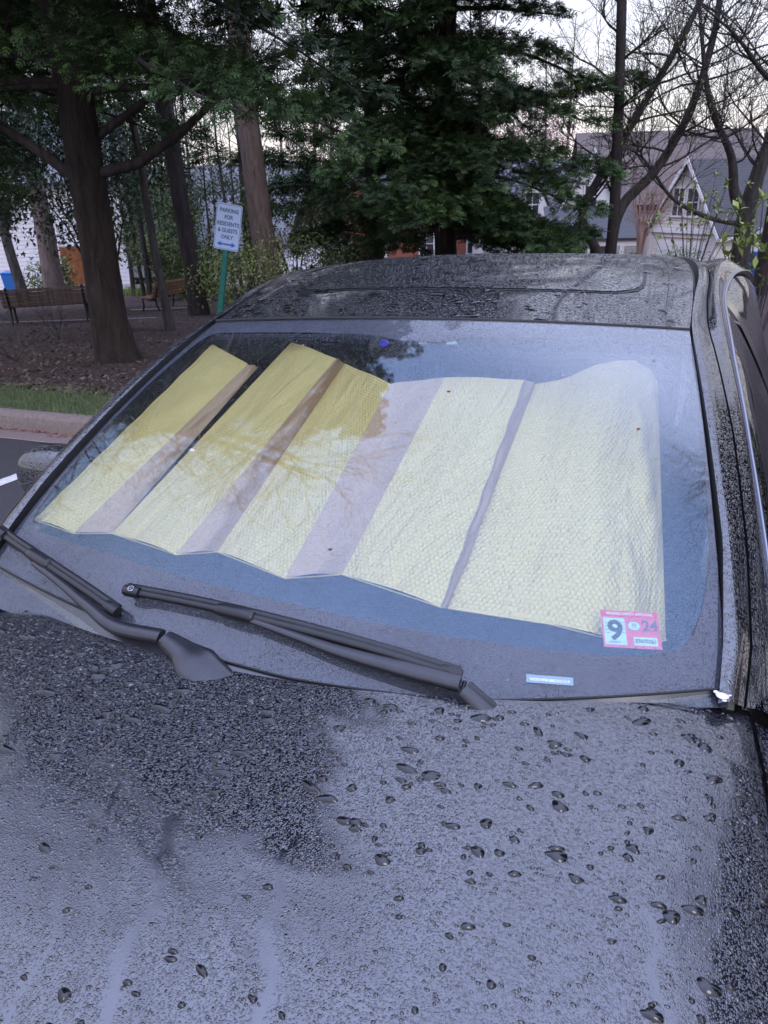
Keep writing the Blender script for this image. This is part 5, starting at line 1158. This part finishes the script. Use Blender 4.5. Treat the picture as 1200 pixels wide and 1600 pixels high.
# wipers
WIP = simple('wiper_rubber_plastic', (.014, .014, .017), .36, ior=1.5, nscale=60, bump=.0004); WARM_ = simple('wiper_arm_coating', (.018, .018, .024), .28, ior=1.6, nscale=50)
def ribb(name, pts, prof_w, prof_h, mat_, parent, n=40, up_=GN, power=1):
    """bar with a softly rounded box section swept along points"""
    pts = np.array(pts, float); t = np.linspace(0, 1, n); q = np.linspace(0, 1, len(pts)); P = spl(q, pts, t); W = np.interp(t, np.linspace(0, 1, len(prof_w)), prof_w); Hh = np.interp(t, np.linspace(0, 1, len(prof_h)), prof_h)
    tg = np.gradient(P, axis=0); tg /= np.linalg.norm(tg, axis=1)[:, None]; sd = np.cross(tg, up_); sd /= np.linalg.norm(sd, axis=1)[:, None]; nn = np.cross(sd, tg)
    sec = [(-1, 0), (-1, .55), (-.72, .92), (0, 1.05), (.72, .92), (1, .55), (1, 0), (.8, -.1), (-.8, -.1)]
    V = np.array([P+sd*(W*a_)[:, None]+nn*(Hh*c_)[:, None] for a_, c_ in sec]+[P+sd*(-W)[:, None]]); b = MB(); b.grid(V.transpose(1, 0, 2)[:, ::-1])
    for e_ in (0, -1): g = V[:-1, e_]; b.add(np.vstack([g, g.mean(0)[None]]), [[i, (i+1) % len(g), len(g)][::(1 if e_ else -1)] for i in range(len(g))])
    return b.build(name, mat_, parent, True)
def star(c, ax, up2, rad, parent):
    """three-pointed star in a ring"""
    b = MB(); a_ = np.linspace(0, 2*math.pi, 25); ring = np.array([c+ax*math.cos(x)*rad+up2*math.sin(x)*rad for x in a_]); b.tube(ring, rad*.11, 5, cap=False)
    n_ = np.cross(ax, up2)
    for k_ in range(3):
        t = R(90+120*k_); tip = c+(ax*math.cos(t)+up2*math.sin(t))*rad*.92; s1 = c+(ax*math.cos(t+1.05)+up2*math.sin(t+1.05))*rad*.2; s2 = c+(ax*math.cos(t-1.05)+up2*math.sin(t-1.05))*rad*.2
        b.add([s1+n_*.0001, tip+n_*.0001, s2+n_*.0001, c+n_*.0012], [[0, 3, 1], [1, 3, 2]])
    return b.build('star_badge', simple('silver_badge', (.6, .62, .66), .3, 1), parent)
def wiper(blade, clipq, armpts, cappts, capw, star_on):
    B = np.array(blade); root = ribb('wiper', armpts, [.0065, .0075, .0105, .0135, .013], [.005, .006, .009, .012, .011], WARM_, CAR)
    bl = ribb('wiper_blade', B, [.0068, .0074, .0074, .0068], [.008, .009, .009, .008], WIP, root)
    ribb('blade_spoiler', B+GN*.0035+np.array([0, .0085, .003]), [.006]*3, [.0065]*3, WIP, bl)
    ribb('blade_edge', B-GN*.010+np.array([0, .002, 0]), [.0030]*3, [.010]*3, RUBBER, bl)
    for e_ in (0, -1):
        d = (B[1]-B[0]) if e_ == 0 else (B[-2]-B[-1]); d = d/np.linalg.norm(d); c_ = B[e_]
        cp = ribb('blade_end_cap', [c_-d*.003, c_+d*.016, c_+d*.030], [.0095, .0105, .0095], [.013, .0145, .0125], WIP, bl, 12)
    d = (B[-1]-B[0]); d /= np.linalg.norm(d); c_ = B[0]*(1-clipq)+B[-1]*clipq
    c_ = np.array([np.interp(clipq, np.linspace(0, 1, len(B)), B[:, j]) for j in range(3)])
    ribb('blade_clip', [c_-d*.036, c_-d*.02, c_+d*.012, c_+d*.034, c_+d*.040], [.0100, .0115, .0125, .0115, .008], [.011, .014, .017, .015, .010], WIP, root, 16)
    if star_on:
        u2 = np.cross(GN/np.linalg.norm(GN), d); star(B[0]+d*.014+GN*.0155, d, u2, .0052, bl)
    cp = ribb('wiper_cap', cappts, capw[0], capw[1], WARM_, root, 30, up_=np.array([0, -.30, .95]))
    # tap marks: pivot pin
    pp = np.array(cappts); b = MB(); j0 = pp[0]; b.tube([j0+np.array([.0, -.018, .006]), j0+np.array([0, .016, .006])], .0035, 8); b.build('hinge_pin', RUBBER, root, True)
    return root
wiper([G(-.475, .095, .018), G(-.25, .095, .019), G(-.02, .082, .019), G(.2, .06, .019), G(.405, .030, .018)], .34,
      [G(-.12, .083, .022), G(.0, .066, .021), G(.12, .049, .021), G(.27, .031, .023), G(.41, .013, .027)],
      [G(.418, .004, .022), G(.50, -.035, .014), G(.60, -.075, -.006)], ([.017, .019, .016], [.020, .018, .012]), True)
wiper([G(-1.01, .145, .018), G(-.90, .128, .018), G(-.75, .105, .018), G(-.60, .078, .018), G(-.47, .050, .018)], .42,
      [G(-.80, .100, .024), G(-.68, .077, .021), G(-.56, .048, .019), G(-.45, .022, .021), G(-.315, .020, .028)],
      [G(-.305, .018, .022), G(-.25, .002, .024), G(-.20, -.018, .030), G(-.11, -.050, .032), G(-.045, -.078, .030)], ([.016, .022, .036, .028, .006], [.016, .016, .014, .010, .004]), False)
# bird dropping on the seal, fallen buds on the glass
b = MB(); c_ = G(.985, .012, .012)
for dx, dy, r0 in ((0, 0, .010), (.008, .004, .006), (-.009, .005, .004), (.002, -.008, .004)): 
    u_, v_ = np.meshgrid(np.linspace(0, 2*math.pi, 11), np.linspace(0, math.pi/2, 5), indexing='ij'); b.grid(c_+np.stack([dx+r0*np.cos(u_)*np.sin(v_), dy+r0*np.sin(u_)*np.sin(v_), .35*r0*np.cos(v_)+.3*dy], -1))
tag(b.build('bird_dropping', simple('chalk_white', (.75, .7, .78), .8), None, True), 'white bird dropping on the lower right corner of the windscreen seal', 'dropping')
BUD = simple('red_brown_bud', (.22, .06, .04), .7)
for (s0, t0, lab) in ((-.005, .255, 'tiny reddish bud stuck on the glass above the middle of the front wiper'), (.80, .60, 'tiny brown bud stuck on the glass at the right side of the sunshade'), (.19, .70, 'tiny dark bud stuck on the glass at the upper middle of the sunshade')):
    b = MB(); c_ = G(s0, t0, .0015); b.tube([c_+np.array([-.004, 0, 0]), c_, c_+np.array([.004, .002, .001])], [.0006, .0022, .0008], 6); tag(b.build('fallen_bud', BUD, None, True), lab, 'bud')
tuft = MB(); c_ = G(-.56, .46, .001); rT = np.random.default_rng(3)
for i in range(16): d = Rv(1, rT)[0]*.006; d[2] = abs(d[2]); tuft.tube([c_, c_+d], [.0012, .0005], 3)
tag(tuft.build('seed_tuft', simple('white_fluff', (.8, .75, .82), .9)), 'small white seed tuft stuck on the glass over the left sunshade fold', 'seed')

# ------------------------------------------------------------------ sunshade inside the glass
a = Mat('gold_foil', (.74, .62, .33), .42, .22)
uv = a.coord('UV'); mp = a.n('ShaderNodeMapping'); mp.inputs['Scale'].default_value = (1, 1.1547, 1); a.l(uv, mp.inputs[0])
# hexagonal bubble pattern: two interleaved square-cell patterns, smooth minimum of the distances
def cells(off):
    ad = a.n('ShaderNodeVectorMath', operation='ADD'); a.l(mp.outputs[0], ad.inputs[0]); ad.inputs[1].default_value = off
    sc_ = a.n('ShaderNodeVectorMath', operation='MULTIPLY'); a.l(ad.outputs[0], sc_.inputs[0]); sc_.inputs[1].default_value = (100/1.0, 50, 0)
    fr = a.n('ShaderNodeVectorMath', operation='FRACTION'); a.l(sc_.outputs[0], fr.inputs[0])
    sb = a.n('ShaderNodeVectorMath', operation='SUBTRACT'); a.l(fr.outputs[0], sb.inputs[0]); sb.inputs[1].default_value = (.5, .5, 0)
    s2 = a.n('ShaderNodeVectorMath', operation='MULTIPLY'); a.l(sb.outputs[0], s2.inputs[0]); s2.inputs[1].default_value = (1, 1.732, 0)
    ln_ = a.n('ShaderNodeVectorMath', operation='LENGTH'); a.l(s2.outputs[0], ln_.inputs[0]); return ln_.outputs['Value']
dmin = a.math('MINIMUM', cells((0, 0, 0)), cells((.005, .01, 0)))
hgt_ = a.math('SUBTRACT', 1.0, a.math('MULTIPLY', a.math('POWER', a.math('MULTIPLY', dmin, 1.9), 3.0), 1.0), clamp=True)
n1 = a.bump(hgt_, .0015, .9, to=False)
wr = a.noise(6, 6, .6, vec=uv, stretch=(1, .35, 1), dist=1.5); n2 = a.bump(wr, .035, .8, prev=n1, to=False)
wr2 = a.noise(45, 3, .5, vec=uv); a.bump(wr2, .0015, .6, prev=n2)
c_ = a.mix(a.noise(5, 3, vec=uv), (.76, .60, .265), (.69, .53, .225)); a.color(c_); FOIL = a.m
a = Mat('grey_shaded_foil', (.44, .29, .20), .48, .4); uv = a.coord('UV'); wr = a.noise(30, 4, .6, vec=uv); a.bump(wr, .002, .6); FOIL_SHADED = a.m  # shade of the narrow turned-away folds is put into this greyer foil colour
BIND = simple('tan_edge_binding', (.30, .20, .15), .8)
# fold lines: bottom and top point of each, metres
FB = [(-.706, .166, 1.053), (-.588, .136, 1.048), (-.526, .177, 1.036), (-.318, .084, 1.056), (-.257, .134, 1.045), (-.079, .052, 1.052), (.010, .111, 1.041), (.211, .044, 1.038), (.218, .064, 1.026), (.393, .058, 1.024), (.539, .082, .988), (.583, .125, .981)]
FT = [(-.559, .749, 1.313), (-.425, .672, 1.286), (-.400, .678, 1.278), (-.328, .731, 1.332), (-.172, .626, 1.321), (-.162, .655, 1.303), (-.014, .534, 1.291), (.089, .621, 1.289), (.272, .597, 1.298), (.292, .624, 1.283), (.413, .700, 1.313), (.543, .757, 1.277)]
# per panel: (bottom a, bottom b, top a, top b, grey?)
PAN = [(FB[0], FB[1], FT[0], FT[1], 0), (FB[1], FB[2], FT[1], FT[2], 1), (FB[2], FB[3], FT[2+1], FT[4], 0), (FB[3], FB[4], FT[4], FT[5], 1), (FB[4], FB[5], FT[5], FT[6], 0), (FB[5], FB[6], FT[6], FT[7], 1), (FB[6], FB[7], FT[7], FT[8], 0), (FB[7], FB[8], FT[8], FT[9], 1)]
SH = thing('sunshade', 'gold foil accordion sunshade standing folded behind the windscreen', 'sunshade', (0, .1, 1.03))
rS = np.random.default_rng(77)
def panel(Ba, Bb, Ta, Tb, grey, nu=26, nv=46, curve=.006, name=None, extra=None):
    Ba, Bb, Ta, Tb = map(lambda q: np.array(q)-np.array([0, .1, 1.03]), (Ba, Bb, Ta, Tb)); u = np.linspace(0, 1, nu)[:, None, None]; v = np.linspace(0, 1, nv)[None, :, None]
    P = (Ba*(1-u)+Bb*u)*(1-v)+(Ta*(1-u)+Tb*u)*v; nrm = np.cross(Bb-Ba, Ta-Ba); nrm /= np.linalg.norm(nrm); nrm = nrm*np.sign(nrm[2])
    wob = curve*np.sin(math.pi*u)*(1-.5*v)+.0022*np.sin(9*v+rS.uniform(0, 6)+4*u)*np.sin(math.pi*u)+.0012*np.sin(23*v+rS.uniform(0, 6)-7*u)*np.sin(math.pi*u)
    if extra is not None: wob = wob+extra(u, v)
    P = P+nrm*wob; b = MB(); b.grid(P.transpose(1, 0, 2)[::-1] if False else P); o = b.build(name or ('shaded_fold' if grey else 'panel'), FOIL_SHADED if grey else FOIL, SH, True)
    wd = np.linalg.norm(Bb-Ba); hg = np.linalg.norm(Ta-Ba); off = rS.uniform(0, 1); UV = np.stack([np.broadcast_to(u*wd+off, P.shape[:2]+(1,))[..., 0], np.broadcast_to(v*hg, P.shape[:2]+(1,))[..., 0]], -1).reshape(-1, 2)
    me = o.data; uvl = me.uv_layers.new(name='uv'); li = np.zeros(len(me.loops), int); me.loops.foreach_get('vertex_index', li); uvl.data.foreach_set('uv', UV[li].ravel()); return o
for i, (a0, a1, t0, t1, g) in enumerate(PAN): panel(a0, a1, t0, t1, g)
# right part: one wide sheet bowed towards the glass, then curling away at the edge
def bow(u, v): return .016*np.sin(math.pi*u)-.004+.004*np.exp(-((v-.62)/.03)**2)*np.exp(-((u-.35)/.25)**2)-.003*np.exp(-((v-.58)/.02)**2)*np.exp(-((u-.35)/.25)**2)
panel(FB[8], (.393, .058, 1.024), FT[9], (.413, .700, 1.313), 0, curve=.0, extra=lambda u, v: -.006*np.sin(math.pi*u)*(.3+v)+.0035*np.exp(-((v-.62)/.02)**2)*np.sin(math.pi*u))
panel((.393, .058, 1.024), (.500, .072, 1.000), (.413, .700, 1.313), (.500, .768, 1.312), 0, curve=.006)
panel((.500, .072, 1.000), (.583, .135, .972), (.500, .768, 1.312), (.552, .775, 1.265), 0, curve=.010, extra=lambda u, v: .004*np.sin(v*11+u*5)*np.sin(math.pi*u))
def off_(q): return np.array(q)-np.array([0, .1, 1.03])
for a_, t_ in ((FB[0], FT[0]), (FB[7], FT[8])):
    b = MB(); v = np.linspace(0, 1, 30)[:, None]; P = off_(a_)*(1-v)+off_(t_)*v; P[:, 0] += .0015*np.sin(np.arange(30)*1.3); b.tube(P, .0022, 6); b.build('fold_binding' if a_ is FB[7] else 'edge_binding', FOIL if a_ is FB[0] else BIND, SH, True)
for Bl, nm in ((FB, 'hem'), (FT, 'hem')):
    pts = [off_(q)+np.array([0, 0, -.001 if Bl is FB else .001]) for q in (Bl if Bl is FB else [FT[0], FT[1]])]
    b = MB(); 
    for q0, q1 in zip(pts[:-1], pts[1:]): b.tube([q0, q1], .0016, 5)
    b.build(nm, FOIL, SH, True)
